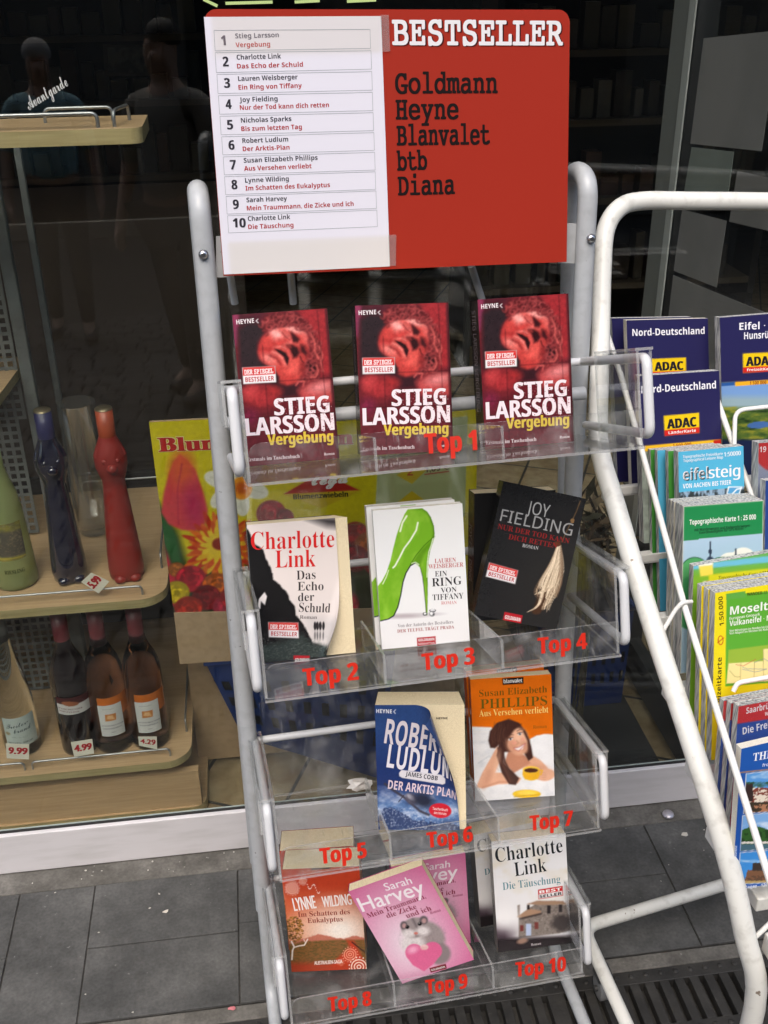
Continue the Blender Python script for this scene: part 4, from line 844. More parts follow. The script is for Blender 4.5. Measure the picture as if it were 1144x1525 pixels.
for t_, p0, p1, cp, c in (('ROBERT', (846, 404), (1206, 462), 140, (214, 206, 212)), ('LUDLUM', (860, 541), (1250, 600), 132, (222, 218, 226))): a.text(t_, p0, p1, cp, 'bold', c, off=.0)
a.poly([(932, 575), (946, 557), (1180, 585), (1198, 605), (1196, 632), (1180, 640), (950, 602), (934, 592)], (216, 212, 218)); a.text('JAMES COBB', (968, 590), (1150, 617), 25, 'bold', (40, 44, 60)); a.text('DER ARKTIS PLAN', (868, 663), (1262, 716), 50, 'bold', (216, 196, 206))
a.text('Taschenbuch', (1122, 782), (1208, 792), 15, 'sans', (244, 230, 232)); a.text('des Monats', (1130, 806), (1200, 813), 14, 'sans', (244, 230, 232))
def t_lud():
    t = book('Lud', 'thick blue paperback with white block lettering, its cover curling off a cream title page', a, .055, (30, 40, 66), None, (a.m(1006, 172), a.m(1262, 912), .024), spread=.010)
    p = Pose('Lud'); mb = MB(); put_text(mb, p.fn(), 'HEYNE', BW*.74, BH*.885, 1, 0, .016, .0032, 'bold', lin((80, 74, 70)), (0, 0), .0003); t2 = mb.build('title_page_lettering', 'matte', t)
t_lud()
# ---- orange cover with woman and cup
a = new_art('Phil', 620, 980, .27972, (222, 108, 14)); X, Y = a.X, a.Y; r = random.Random(6)
a.poly([(280, 364), (400, 368), (440, 430), (590, 440), (640, 412), (700, 404), (760, 412), (760, 770), (280, 780)], (234, 235, 238), 3); a.mix((Y > 400)*(a.C[..., 2] > 150)*np.clip(fbm(X/50, Y/28, 4)-.5, 0, 1)*1.3, (196, 202, 212))
a.line([(330, 560), (390, 520), (440, 600)], 3, (190, 198, 208), 4)
SK, SK2, HR = (226, 172, 142), (196, 136, 108), (66, 40, 34)
a.poly([(318, 690), (352, 610), (398, 530), (430, 470), (452, 482), (446, 540), (420, 610), (500, 612), (560, 640), (540, 668), (440, 672), (352, 694)], SK, 3); a.line([(352, 690), (440, 660), (530, 660)], 6, SK2, 5)
a.poly([(560, 540), (620, 520), (690, 560), (704, 590), (660, 600), (590, 590)], SK, 4); a.poly([(610, 430), (680, 404), (750, 410), (750, 600), (705, 590), (650, 530), (612, 500)], (238, 239, 242), 3)
a.poly([(498, 470), (580, 520), (610, 560), (520, 612), (470, 560)], SK2, 4); a.poly([(384, 440), (392, 390), (430, 345), (492, 324), (548, 345), (590, 400), (612, 470), (622, 530), (598, 548), (570, 500), (470, 500), (460, 560), (510, 600), (548, 640), (530, 676), (494, 672), (455, 610), (428, 520), (440, 460), (420, 480), (394, 478)], HR, 3)
for i in range(60):
    x0 = r.uniform(410, 500); a.line([(x0, r.uniform(340, 380)), (x0-r.uniform(0, 25), r.uniform(400, 440)), (x0-r.uniform(-5, 20), r.uniform(440, 480))], 2, r.choice([(92, 58, 48), (46, 28, 26), (110, 72, 58)]), 2, .5)
a.ell(540, 445, 60, 74, SK, -22, .2); a.ell(552, 420, 36, 40, (238, 190, 160), -22, 1.1)
for k in range(26): o_ = r.uniform(-14, 14); a.line([(446+o_, 480), (462+o_, 550), (492+o_, 610), (512+o_, 660)], 3, r.choice([(92, 58, 48), (46, 28, 26), (104, 66, 54)]), 3, .6)
a.poly([(470, 400), (500, 350), (560, 352), (520, 385), (490, 430), (482, 470)], HR, 6); a.line([(575, 390), (598, 440), (600, 510)], 12, HR, 5)
a.ell(508, 470, 26, 36, (206, 146, 118), -22, 1.2, .7); a.ell(575, 470, 18, 30, (204, 142, 114), -22, 1.2, .6); a.ell(522, 452, 12, 10, (236, 160, 140), 0, 1.2, .6); a.ell(566, 432, 11, 9, (236, 160, 140), 0, 1.2, .6); a.ell(380, 640, 18, 50, (204, 146, 118), 22, 1.2, .6); a.ell(640, 585, 60, 20, (206, 148, 120), 5, 1.2, .6); a.ell(430, 560, 14, 60, (236, 190, 162), 12, 1.2, .5)
for cx, cy in ((502, 432), (552, 405)): a.ell(cx, cy, 12, 6, (240, 236, 236), -20); a.ell(cx, cy, 5.5, 5.5, (52, 58, 72)); a.line([(cx-13, cy-4), (cx, cy-9), (cx+13, cy-9)], 3, (50, 30, 28)); a.line([(cx-16, cy-16), (cx, cy-24), (cx+16, cy-23)], 3, (84, 54, 44))
a.line([(534, 440), (546, 452), (536, 458)], 4, SK2, 3); a.poly([(520, 482), (548, 470), (580, 456), (566, 486), (540, 492)], (246, 240, 240), 2); a.line([(518, 480), (548, 474), (582, 454)], 3, (176, 84, 80)); a.line([(522, 485), (546, 496), (580, 460)], 3, (196, 104, 96))
a.ell(690, 622, 50, 32, SK, -8, .2)
for k in range(4): a.line([(648, 600+k*13), (668, 606+k*12)], 10, SK, 4); a.line([(646, 607+k*13), (690, 612+k*12)], 2, SK2, 2)
a.ell(612, 616, 46, 36, (232, 176, 32)); a.poly([(568, 600), (656, 600), (646, 645), (578, 645)], (232, 176, 32), 4); a.ell(612, 594, 45, 18, (246, 204, 66)); a.ell(612, 598, 37, 12, (74, 36, 18)); a.line([(652, 600), (672, 598), (664, 622)], 6, (232, 176, 32)); a.ell(588, 724, 75, 23, (236, 192, 36), 0, .1); a.ell(588, 718, 50, 12, (250, 216, 84), 0, .6); a.line([(520, 740), (600, 730), (655, 728)], 3, (180, 140, 30))
a.noise(60, .05, 3); a.blur(1); a.noise(3, .03, 8); a.poly([(458, 108), (571, 101), (571, 136), (460, 143)], (26, 20, 20)); a.text('blanvalet', (466, 134), (564, 128), 20, 'sans', (240, 236, 232), (.03, 0))
for t_, p0, p1, cp, c in (('Susan Elizabeth', (335, 206), (697, 182), 36, (112, 84, 18)), ('PHILLIPS', (342, 270), (697, 250), 50, (104, 88, 22)), ('Aus Versehen verliebt', (335, 312), (704, 290), 34, (246, 214, 120)), ('Roman', (622, 376), (695, 371), 18, (150, 92, 24))): a.text(t_, p0, p1, cp, 'serif', c, off=-.006)
book('Phil', 'orange paperback with smiling dark haired woman and yellow cup, front copy in the third tray', a, .022, (196, 84, 12), 'orange paperbacks with woman and cup')
book('Phil2', 'orange paperback peeking out at the right behind the front copy of the same book', a, .022, (196, 84, 12), 'orange paperbacks with woman and cup')
# ---- red outback cover
a = new_art('Wild', 380, 1200, .24476, (186, 62, 34)); X, Y = a.X, a.Y; r = random.Random(8)
a.mix(np.clip((Y-480)/240, 0, 1), (214, 128, 88)); a.ell(520, 760, 200, 140, (246, 236, 226), 0, 1.6); a.mix(np.clip((Y-785)/20, 0, 1)*0, (0, 0, 0))
a.poly([(180, 830), (330, 800), (400, 780), (470, 800), (540, 810), (600, 790), (680, 805), (680, 840), (180, 850)], (190, 112, 92), 4, (20, 14)); a.poly([(180, 845), (330, 825), (500, 815), (700, 815), (700, 1010), (180, 1020)], (122, 84, 42), 6); gr_ = fbm(X/12, Y/5, 3); a.mix((Y > 822)*np.clip(gr_-.45, 0, 1)*2.2, (84, 74, 30)); a.mix((Y > 822)*np.clip(.5-gr_, 0, 1)*1.5, (160, 100, 50))
a.poly([(560, 820), (600, 822), (700, 1010), (440, 1015), (500, 930), (575, 860)], (192, 56, 28), 12); a.mix(np.clip((Y-935)/40, 0, 1)*.9, (176, 58, 30))
for i in range(240):
    an, q = r.uniform(0, 6.28), r.random()**.5; a.ell(238+58*q*math.cos(an), 752+78*q*math.sin(an), r.uniform(3, 8), r.uniform(2, 6), r.choice([(110, 78, 30), (150, 104, 44), (86, 60, 26), (176, 120, 56)]), 0, .6, .8)
a.line([(224, 935), (228, 880), (238, 858), (222, 826)], 9, (238, 226, 216)); a.line([(236, 862), (270, 852), (300, 848), (320, 812)], 7, (238, 226, 216)); a.line([(298, 848), (308, 836), (296, 812)], 4, (238, 226, 216)); a.line([(590, 830), (640, 870), (690, 905)], 7, (50, 26, 22), 3)
def rings(cx, cy, R0, c=(244, 214, 200)):
    for k, q in enumerate((1.0, .62, .25)): a.line([(cx+R0*q*math.cos(t), cy+R0*q*.95*math.sin(t)) for t in np.linspace(0, 6.3, 20)], R0*.14, c, 1.5)
    for t in np.linspace(0, 6.28, 18)[:-1]: a.ell(cx+R0*1.28*math.cos(t), cy+R0*1.28*math.sin(t), R0*.08, R0*.08, c)
rings(226, 502, 34); rings(290, 458, 20); rings(578, 905, 36, (238, 168, 140)); rings(632, 980, 46, (246, 226, 210)); rings(520, 952, 18, (230, 150, 120))
for t in range(16): a.ell(318+t*5, 480+20*math.sin(t*.6)+t*2.5, 3, 3, (244, 214, 200))
a.poly([(338, 372), (455, 364), (456, 384), (340, 392)], (70, 46, 44)); a.noise(5, .07)
a.text('LYNNE', (241, 640), (374, 622), 78, '', (246, 236, 232), (.02, 0)); a.text('WILDING', (414, 618), (590, 600), 66, '', (246, 236, 232), (.02, 0)); a.text('Im Schatten des', (262, 677), (578, 658), 30, 'serif', (140, 52, 40)); a.text('Eukalyptus', (320, 713), (535, 702), 30, 'serif', (140, 52, 40)); a.text('AUSTRALIEN-SAGA', (362, 968), (532, 957), 22, '', (244, 226, 214), (.03, 0))
book('Wild', 'orange red paperback with outback road and white ringed dots in the lowest tray', a, .05, (150, 50, 30))
POSE['Wild2'] = (4, -.1885, .0790, 11.6, 2.2, -9.0, .0012, -.015, -.016)
book('Wild2', 'outback paperback hidden behind the front copy, only its cream page top showing', a, .055, (150, 50, 30))
# ---- pink hamster cover
a = new_art('Harv', 380, 1200, .24476, (208, 96, 146)); X, Y = a.X, a.Y; r = random.Random(9)
a.ell(930, 830, 250, 300, (238, 222, 232), -20, 1.7, .95); a.mix(np.clip((Y-1010+.3*(X-900))/130, 0, 1)*.6, (206, 110, 156))
FUR, DK, WHT = (158, 146, 146), (104, 94, 98), (228, 220, 220)
a.ell(1040, 800, 118, 98, FUR, 20, .2); a.ell(1120, 900, 70, 66, (140, 128, 130), 0, .3); a.ell(960, 838, 70, 60, WHT, 0, .6); a.ell(972, 742, 84, 62, FUR, -12, .16); a.ell(905, 728, 22, 26, DK, 0, .3); a.ell(1026, 696, 26, 26, DK, 0, .3); a.ell(907, 730, 12, 15, (190, 150, 150), 0, .4); a.ell(1028, 700, 14, 15, (190, 150, 150), 0, .4)
a.line([(960, 690), (985, 740)], 10, DK, 8); a.ell(935, 778, 40, 26, WHT, 0, .8); a.ell(1022, 762, 40, 28, WHT, 0, .8); a.mix((np.hypot((X-1020)/150, (Y-800)/130) < 1)*np.clip(fbm(X/7, Y/7, 3)-.5, 0, 1)*.9, (112, 102, 104))
for cx, cy in ((926, 738), (1002, 718)): a.ell(cx, cy, 11, 11, (18, 14, 16), 0, .2); a.ell(cx-3, cy-4, 3, 3, (240, 240, 240))
a.ell(979, 776, 12, 8, (206, 120, 110)); a.line([(979, 784), (978, 796)], 3, (120, 84, 84))
a.ell(968, 892, 54, 52, (222, 104, 150), 0, .08); a.ell(1080, 882, 58, 54, (222, 104, 150), 0, .08); a.poly([(920, 918), (1030, 870), (1132, 902), (1090, 960), (1028, 1008), (960, 970)], (222, 104, 150), 3); a.ell(960, 876, 30, 20, (242, 170, 200), -20, 1.2); a.ell(1030, 860, 24, 16, (236, 200, 200), 0, .3); a.ell(1130, 985, 30, 14, (216, 150, 150), 0, .3)
for k in range(4): a.line([(1016+k*9, 858), (1014+k*9, 876)], 5, (226, 170, 168), 2)
a.blur(1); a.noise(4, .05, 8)
for t_, p0, p1, cp, c, st, b_ in (('Sarah', (797, 518), (958, 472), 46, (248, 238, 244), '', (.015, 0)), ('Harvey', (655, 645), (1040, 531), 86, (248, 238, 244), '', (.012, .01)), ('Mein Traummann,', (690, 684), (1042, 561), 30, (132, 34, 64), 'serif', (0, 0)), ('die Zicke', (806, 684), (986, 624), 30, (132, 34, 64), 'serif', (0, 0)), ('und ich', (925, 684), (1076, 634), 30, (132, 34, 64), 'serif', (0, 0)), ('Roman', (1068, 660), (1132, 640), 17, (150, 70, 100), 'serif', (0, 0))): a.text(t_, p0, p1, cp, st, c, b_)
tag_box(a, [(1060, 988), (1160, 962), (1166, 990), (1070, 1015)], 'GOLDMANN', None, (110, 24, 32))
book('Harv', 'pink paperback with hamster holding a heart, lying tilted in front of its twin', a, .017, (190, 80, 130), 'pink hamster paperbacks')
book('Harv2', 'pink paperback standing upright behind the tilted pink one', a, .017, (190, 80, 130), 'pink hamster paperbacks')
# ---- pale cover with stone house
a = new_art('Taus', 620, 1200, .27972, (230, 230, 233)); X, Y = a.X, a.Y
a.mix(np.clip(fbm(X/110, Y/70, 6)-.5, 0, 1)*2*np.clip((560-Y)/150, 0, 1), (218, 206, 178)); a.mix(np.clip((Y-600)/70, 0, 1)*np.clip((560-X)/90, 0, 1), (70, 56, 66))
a.poly([(538, 530), (552, 526), (552, 585), (540, 590)], (150, 140, 134)); a.poly([(545, 590), (600, 545), (640, 520), (800, 528), (826, 660), (760, 680), (545, 704)], (126, 116, 110), 3); a.mix((np.abs(X-690) < 150)*(Y > 525)*(Y < 700)*np.clip(fbm(X/6, Y/5, 7)-.48, 0, 1)*1.7*(a.C[..., 0] < 160), (176, 166, 156)); a.mix((Y > 525)*(np.abs(X-690) < 150)*np.clip(.46-fbm(X/7, Y/6, 9), 0, 1)*2*(a.C[..., 0] < 170), (70, 62, 60))
a.poly([(590, 524), (640, 505), (780, 506), (802, 526), (655, 528)], (158, 128, 106), 3, (10, 6)); a.poly([(535, 592), (600, 548), (662, 558), (664, 572), (560, 600)], (166, 134, 110), 3, (10, 6)); a.line([(552, 602), (664, 575)], 9, (60, 50, 48), 4)
for x, y, w_, h_, c in ((597, 540, 7, 12, (40, 34, 34)), (706, 552, 9, 22, (44, 38, 40)), (768, 546, 9, 20, (48, 42, 44)), (562, 652, 9, 16, (112, 50, 46)), (640, 638, 10, 18, (112, 50, 46)), (598, 660, 14, 32, (176, 190, 220))): a.poly([(x-w_, y-h_), (x+w_, y-h_), (x+w_, y+h_), (x-w_, y+h_)], c, 2)
a.ell(775, 625, 52, 42, (56, 50, 50), 0, .6, .9, (14, .5)); a.ell(470, 600, 60, 60, (240, 240, 242), 0, 1.2, .8); a.mix(np.clip((Y-690+.05*(X-600))/22, 0, 1), (32, 24, 28)); a.ell(565, 720, 30, 14, (150, 120, 104), -15, .6)
a.blur(1); a.poly([(650, 448), (778, 428), (779, 453), (651, 473)], (200, 34, 40)); a.poly([(651, 473), (779, 453), (780, 477), (652, 497)], (226, 224, 226)); a.line([(650, 448), (778, 428), (780, 477), (652, 497), (650, 448)], 3, (180, 60, 60))
a.text('BEST', (657, 467), (772, 449), 15, 'bold', (244, 240, 240), (.03, 0)); a.text('SELLER', (657, 491), (775, 473), 15, 'bold', (34, 30, 34), (.03, 0))
for t_, p0, p1, cp, c in (('Charlotte', (424, 302), (781, 246), 76, (36, 40, 44)), ('Link', (526, 376), (696, 348), 74, (36, 40, 44)), ('Die Täuschung', (461, 449), (768, 408), 40, (96, 140, 152)), ('Roman', (612, 746), (665, 738), 13, (190, 184, 186))): a.text(t_, p0, p1, cp, 'serif', c, off=-.006)
book('Taus', 'white paperback with stone house and grey title, front copy at lower right', a, .028, (140, 136, 134), 'white stone house paperbacks', spine_text=('CHARLOTTE LINK', (90, 86, 86), 'serif', .35, .92))
book('Taus2', 'stone house paperback mostly hidden, its grey spine at the left behind the front copy', a, .032, (122, 118, 116), 'white stone house paperbacks')
# crumpled scrap in the empty slot
mb = MB(); r = random.Random(5); c0 = tp(3, 535, 1168, .012); bm = bmesh.new(); bmesh.ops.create_icosphere(bm, subdivisions=2, radius=1)
V = np.array([v.co[:] for v in bm.verts]); F = [[v.index for v in f.verts] for f in bm.faces]; bm.free(); V *= np.array([.019, .011, .009]); V *= (np.array([r.uniform(.55, 1.25) for _ in V]))[:, None]
mb.add(V+c0, F); tag(mb.build('crumpled_wrapper', mat('crumpled_foil', (.62, .6, .58), .35)), 'small crumpled silvery wrapper lying in the empty slot of the third tray', 'wrapper')
# ================================================================== MAP RACK
mr = thing('map_rack', 'white tubular wire rack full of folded maps, right of the book rack', 'map rack', dep(1100, 1480, 1.35)*np.array([1, 1, 0]))
P = [dep(1330, 303, 1.62), dep(1144, 300, 1.56), dep(1020, 299, 1.53), dep(960, 299, 1.515), dep(925, 308, 1.50), dep(903, 340, 1.495), dep(897, 400, 1.48), dep(894, 520, 1.45), dep(891, 640, 1.425), dep(898, 690, 1.41), dep(914, 742, 1.395), dep(946, 850, 1.36), dep(986, 975, 1.325), dep(1031, 1110, 1.29), dep(1080, 1265, 1.265), dep(1109, 1390, 1.27), dep(1124, 1500, 1.31)]
e_ = P[-1]; P += [np.array([e_[0], e_[1]+.02, .10]), np.array([e_[0]-.002, e_[1]+.05, .02])]
mb = MB(); mb.tube(smooth_path(P, 5), .0131, 20); mb.build('frame_tube', 'white_tube', mr)
zb_ = .085
mb = MB(); A_, B_, C_ = fl(1110, 1308, zb_), fl(868, 1381, zb_), fl(940, 1540, zb_-.03)
mb.tube(fillet([A_+(A_-B_)*.6, A_, B_, C_], .028, 8), .0112, 16); mb.build('base_tube', 'white_tube', mr)
def rod(name, pts, r=.0032, m='white_wire', parent=mr): mb = MB(); mb.tube(pts, r, 10); return mb.build(name, m, parent)
rod('rod', [dep(905, 500, 1.55), dep(925, 560, 1.53), dep(957, 675, 1.475), dep(1018, 898, 1.335), dep(1090, 1130, 1.215), dep(1150, 1322, 1.14)], .0042)
rod('rod', [dep(1066, 590, 1.53), dep(1084, 640, 1.51), dep(1144, 802, 1.44), dep(1200, 950, 1.38)], .0042)
rod('hoop', fillet([dep(984, 946, 1.335), dep(1006, 908, 1.33), dep(1016, 897, 1.325), dep(1030, 896, 1.335)], .01), .0028)
rod('hoop', fillet([dep(1093, 690, 1.49), dep(1095, 611, 1.50), dep(1160, 604, 1.50)], .015), .0032)
rod('hoop', fillet([dep(1092, 1030, 1.33), dep(1098, 1017, 1.33), dep(1170, 1004, 1.33)], .012), .0032)
rod('hoop', [dep(1118, 1402, 1.28), dep(1150, 1372, 1.27)], .003)
for (x, y, d) in ((917, 737, 1.565), (946, 838, 1.52), (981, 930, 1.475), (1010, 1035, 1.445), (1046, 1150, 1.40), (1078, 1252, 1.36)):
    c = dep(x, y, d)+np.array([.19, .012, 0]); mb = MB(); mb.box(c, (.40, .030, .004), None, .001); mb.box(c+np.array([0, -.0135, .006]), (.40, .003, .014), None, .001); mb.box(c+np.array([-.199, 0, -.008]), (.004, .030, .018), None, .001)
    mb.build('pocket_shelf', 'white_wire', mr)
c = dep(1098, 1338, 1.30)+np.array([.226, .02, -.014]); mb = MB(); mb.box(c, (.40, .05, .022), None, .002); mb.build('bottom_tray', 'white_tube', mr)
c = dep(1137, 1440, 1.24)+np.array([.226, .02, -.014]); mb = MB(); mb.box(c, (.40, .05, .03), None, .002); mb.build('bottom_tray', 'white_tube', mr)
# caster
cs = fl(897, 1470, .022); mb = MB(); mb.tube([cs-EX*.009, cs-EX*.0085, cs+EX*.0085, cs+EX*.009], [.017, .021, .021, .017], 22); ca = mb.build('caster_wheel', mat('grey_caster', (.20, .20, .20), .5), mr)
mb = MB(); mb.box(cs+np.array([0, .004, .030]), (.026, .03, .018), None, .003); mb.tube([cs-EX*.0145, cs+EX*.0145], .005, 10); mb.build('caster_fork', mat('dark_fork', (.07, .07, .07), .5, .3), ca)
LM = R_(12); NM = np.array([0, -math.cos(LM), math.sin(LM)])
def r3(x, y): return 860+x*.26223, 440+y*.26223
def r4(x, y): return 900+x*.24923, 640+y*.24923
def r5(x, y): return 960+x*.23620, 820+y*.23620
def r6(x, y): return 860+x*.34424, 1000+y*.34424
def folded_map(label, q, d, T, paint=None, bg=(200, 200, 200), side=None, group=None, name='folded_map', nx=90, cat='map', sleeve=False, back=None):
    cx, cy = (q[0][0]+q[3][0])/2, (q[0][1]+q[3][1])/2; p0 = dep(cx, cy, d)
    W4 = [on(x, y, p0, NM) for x, y in q]; w_ = np.linalg.norm(W4[1]-W4[0]); h_ = np.linalg.norm(W4[3]-W4[0])
    t = thing(name, label, cat, (W4[2]+W4[3])/2, 0, group)
    a = Art(q, w_, h_, nx, bg)
    if paint: paint(a)
    mb = MB(); f = quad_fn(W4, w_, h_); a.emit(mb, f, 0, .0004)
    TL, TR, BR, BL = W4; K = -NM*T
    mb.quad(TL+K, TR+K, BR+K, BL+K, lin(back or bg)) ; mb.build('cover', 'print', t)
    mb = MB(); i = -NM*.0004; mb.hexa([BL+K*.98, BR+K*.98, BR+i, BL+i, TL+K*.98, TR+K*.98, TR+i, TL+i]); mb.build('folded_sheets', side or 'map_edge', t)
    if sleeve:
        mb = MB(); e = NM*.0016; up = nrm(TL-BL)*.006; mb.sheet([BL+e, BR+e, TR+e+up, TL+e+up], NM, .0003); mb.build('sleeve', 'plastic_sleeve', t)
    return t
def sh(q, dx, dy): return [(x+dx, y+dy) for x, y in q]
NAVY = (38, 36, 84)
def adac(a, c4, sub='LänderKarte'):
    a.poly(c4, (244, 206, 20)); l = lambda A, B, k: (A[0]+(B[0]-A[0])*k, A[1]+(B[1]-A[1])*k)
    h = c4[3][1]-c4[0][1]; m0, m1 = l(c4[0], c4[3], .72), l(c4[1], c4[2], .72); a.poly([m0, m1, c4[2], c4[3]], (214, 34, 32))
    L, Rr = l(c4[0], c4[3], .66), l(c4[1], c4[2], .66); a.text('ADAC', l(L, Rr, .09), l(L, Rr, .91), h*.47, 'bold', (24, 22, 40), (.05, 0))
    L, Rr = l(c4[0], c4[3], .93), l(c4[1], c4[2], .93); a.text(sub, l(L, Rr, .11), l(L, Rr, .9), h*.14, 'bold', (250, 244, 244))
def nord(a, up):
    if up:
        a.text('Nord-Deutschland', r3(312, 228), r3(722, 216), 10, 'bold', (244, 244, 250)); adac(a, [r3(421, 355), r3(617, 347), r3(618, 450), r3(424, 457)])
    else:
        a.text('Nord-Deutschland', r3(362, 552), r3(786, 523), 10.5, 'bold', (244, 244, 250)); adac(a, [r3(488, 675), r3(689, 658), r3(691, 769), r3(494, 787)])
        a.poly([r3(300, 850), r3(820, 805), r3(820, 832), r3(300, 885)], (246, 190, 30)); a.poly([r3(772, 812), r3(830, 805), r3(830, 830), r3(772, 835)], (200, 40, 30)); a.text('1:500 000', r3(540, 852), r3(645, 843), 5, 'bold', (170, 80, 20))
        a.poly([r3(300, 885), r3(820, 832), r3(820, 1500), r3(300, 1500)], (150, 160, 150)); a.C[a.Y > r3(0, 885)[1]] *= (1+.5*(fbm(a.X/9, a.Y/9, 3)-.5))[a.Y > r3(0, 885)[1]][:, None]
g1 = 'dark blue folded maps in the top pockets of the white rack'
folded_map('dark blue folded map at the far left of the top pocket', [(911, 474), (1030, 472), (1036, 712), (920, 718)], 1.60, .016, None, NAVY, None, g1)
folded_map('dark blue map lettered Nord-Deutschland in the top pocket, the higher of two alike', [(933, 477), (1054, 474), (1060, 715), (941, 724)], 1.565, .012, lambda a: nord(a, True), NAVY, 'white_pages', g1)
folded_map('dark blue map lettered Nord-Deutschland with yellow strip, the lower of two alike', [(952, 560), (1071, 552), (1078, 800), (959, 809)], 1.51, .016, lambda a: nord(a, False), NAVY, None, g1)
def eif(a):
    a.text('Eifel · Mosel', r3(917, 192), r3(1250, 178), 10, 'bold', (244, 244, 250)); a.text('Hunsrück', r3(944, 243), r3(1130, 233), 10, 'bold', (244, 244, 250)); adac(a, [r3(937, 322), r3(1135, 312), r3(1137, 418), r3(939, 428)], 'FreizeitKarte')
    a.poly([r3(770, 487), r3(1300, 455), r3(1300, 488), r3(770, 515)], (244, 180, 40)); a.poly([r3(770, 487), r3(893, 478), r3(893, 510), r3(770, 515)], (40, 90, 160)); a.text('1:100 000', r3(975, 496), r3(1070, 491), 5, 'bold', (150, 70, 30))
    y0 = r3(0, 505)[1]; X, Y = a.X, a.Y; m = Y > y0-(X-1075)*.05
    a.mix(m*1., (120, 160, 214)); a.mix(m*np.clip((Y-y0-10)/10, 0, 1), (150, 176, 186)); a.mix(m*np.clip((Y-y0-28)/8, 0, 1), (78, 104, 44)); n = fbm(X/14, Y/5, 5); a.mix(m*(Y > y0+30)*np.clip(n-.5, 0, 1)*4, (150, 150, 50)); a.mix(m*(Y > y0+34)*np.clip(.46-n, 0, 1)*5, (30, 54, 26)); a.ell(*r3(1030, 725), 18, 5, (70, 110, 170), -4); a.mix(np.clip((Y-r3(0, 800)[1])/5, 0, 1)*1., (24, 36, 70))
folded_map('dark blue map with meadow and lake photo at the right of the top pockets', [(1072, 473), (1200, 463), (1206, 700), (1077, 710)], 1.55, .016, eif, NAVY, None, g1)
g2 = 'light blue hiking maps in the second pocket'
q2 = [(1010, 673), (1107, 664), (1112, 900), (1014, 912)]
def est(a):
    a.text('Topographische Freizeitkarte', r3(598, 922), r3(825, 903), 4, 'sans', (230, 240, 246), (.03, 0)); a.text('Topographical Leisure Map', r3(600, 943), r3(826, 922), 4, 'sans', (230, 240, 246), (.03, 0)); a.text('1:50000', r3(833, 912), r3(926, 903), 6, 'sans', (240, 246, 250), (.04, 0))
    a.text('eifel', r3(602, 1046), r3(745, 1034), 16, 'bold', (60, 84, 100)); a.text('eifel', r3(598, 1042), r3(741, 1030), 16, 'bold', (246, 246, 248)); a.text('steig', r3(745, 1030), r3(922, 1016), 16, 'sans', (246, 246, 248), (.03, 0)); a.text('VON AACHEN BIS TRIER', r3(598, 1087), r3(873, 1063), 6.4, 'bold', (240, 244, 248))
    y0 = r3(0, 1110)[1]; m = a.Y > y0-(a.X-1010)*.09; a.mix(m*1., (150, 176, 200)); a.mix(m*np.clip(fbm(a.X/3, a.Y/9, 4)-.42, 0, 1)*5, (46, 56, 60)); a.poly([r3(855, 1075), r3(935, 1075), r3(920, 1118), r3(845, 1118)], (246, 248, 250)); a.poly([r3(862, 1081), r3(928, 1081), r3(914, 1114), r3(852, 1114)], (84, 160, 210)); a.line([r3(880, 1115), r3(905, 1090), r3(930, 1085)], 2, (246, 248, 250))
for i, (dx, c) in enumerate(((-41, (74, 150, 60)), (-31, (84, 176, 214)), (-15, (74, 150, 60)))):
    folded_map(('green edged hiking map at the back of the light blue stack', 'light blue hiking map behind the front copy, second from the left', 'green edged hiking map directly behind the front light blue one')[i], sh(q2, dx, -3+i), 1.53-.02*i, .009, None, c, None, g2)
folded_map('light blue hiking map lettered eifelsteig at the front of its stack', q2, 1.465, .014, est, (86, 184, 222), None, g2)
g3 = 'worn green topographic maps'
q3 = [(1018, 754), (1137, 745), (1134, 990), (1013, 1003)]
def tk(a):
    X, Y = a.X, a.Y; yl = r3(0, 1385)[1]; a.mix(1.*(Y > yl-(X-1010)*.09), (176, 204, 226)); a.text('Topographische Karte 1 : 25 000', r3(636, 1296), r3(1013, 1264), 7, 'bold', (242, 246, 240)); a.text('mit Wanderwegen und Radwanderwegen', r3(664, 1332), r3(976, 1306), 4, 'sans', (20, 70, 44), (.03, 0)); a.text('Koordinatengitter für GPS-Nutzer', r3(692, 1346), r3(944, 1322), 4, 'sans', (20, 70, 44), (.03, 0))
    for cx, cy, rx, ry in ((1090, 829, 18, 10), (1107, 824, 16, 12), (1125, 830, 18, 10), (1100, 834, 24, 8)): a.ell(cx, cy, rx, ry, (246, 244, 236), 0, .1)
    for cx, cy, rx, ry in ((1035, 848, 22, 22), (1075, 850, 26, 24), (1115, 848, 24, 22), (1140, 852, 20, 24)): a.ell(cx, cy, rx, ry, (34, 90, 60), 0, .06); a.ell(cx, cy+1.2, rx-.8, ry, (88, 168, 104), 0, .06)
    a.ell(1030, 895, 30, 40, (70, 150, 92), 0, .06); a.poly([r4(605, 790), r4(608, 765), r4(622, 745), r4(645, 745), r4(660, 765), r4(662, 790)], (60, 74, 100)); a.line([r4(633, 660), r4(633, 750)], 2.2, (40, 50, 70)); a.ell(*r4(633, 715), 2.6, 4, (50, 60, 84)); a.line([r4(785, 700), r4(785, 765)], 2, (40, 50, 70)); a.ell(*r4(785, 742), 2.4, 3.4, (50, 60, 84)); a.poly([r4(770, 775), r4(785, 755), r4(800, 775)], (60, 74, 100))
    a.mix(np.clip(1-a.sd([(1018, 754), (1137, 745), (1134, 990), (1013, 1003)])/1.6, 0, 1), (214, 214, 200))
for i, dx in enumerate((-19, -14, -8)): folded_map(('worn cream topographic map at the back of the green one', 'worn topographic map in the middle behind the green one', 'worn topographic map directly behind the green one')[i], sh(q3, dx, -9+2.5*i), 1.47-.014*i, .008, None, (206, 202, 184), None, g3)
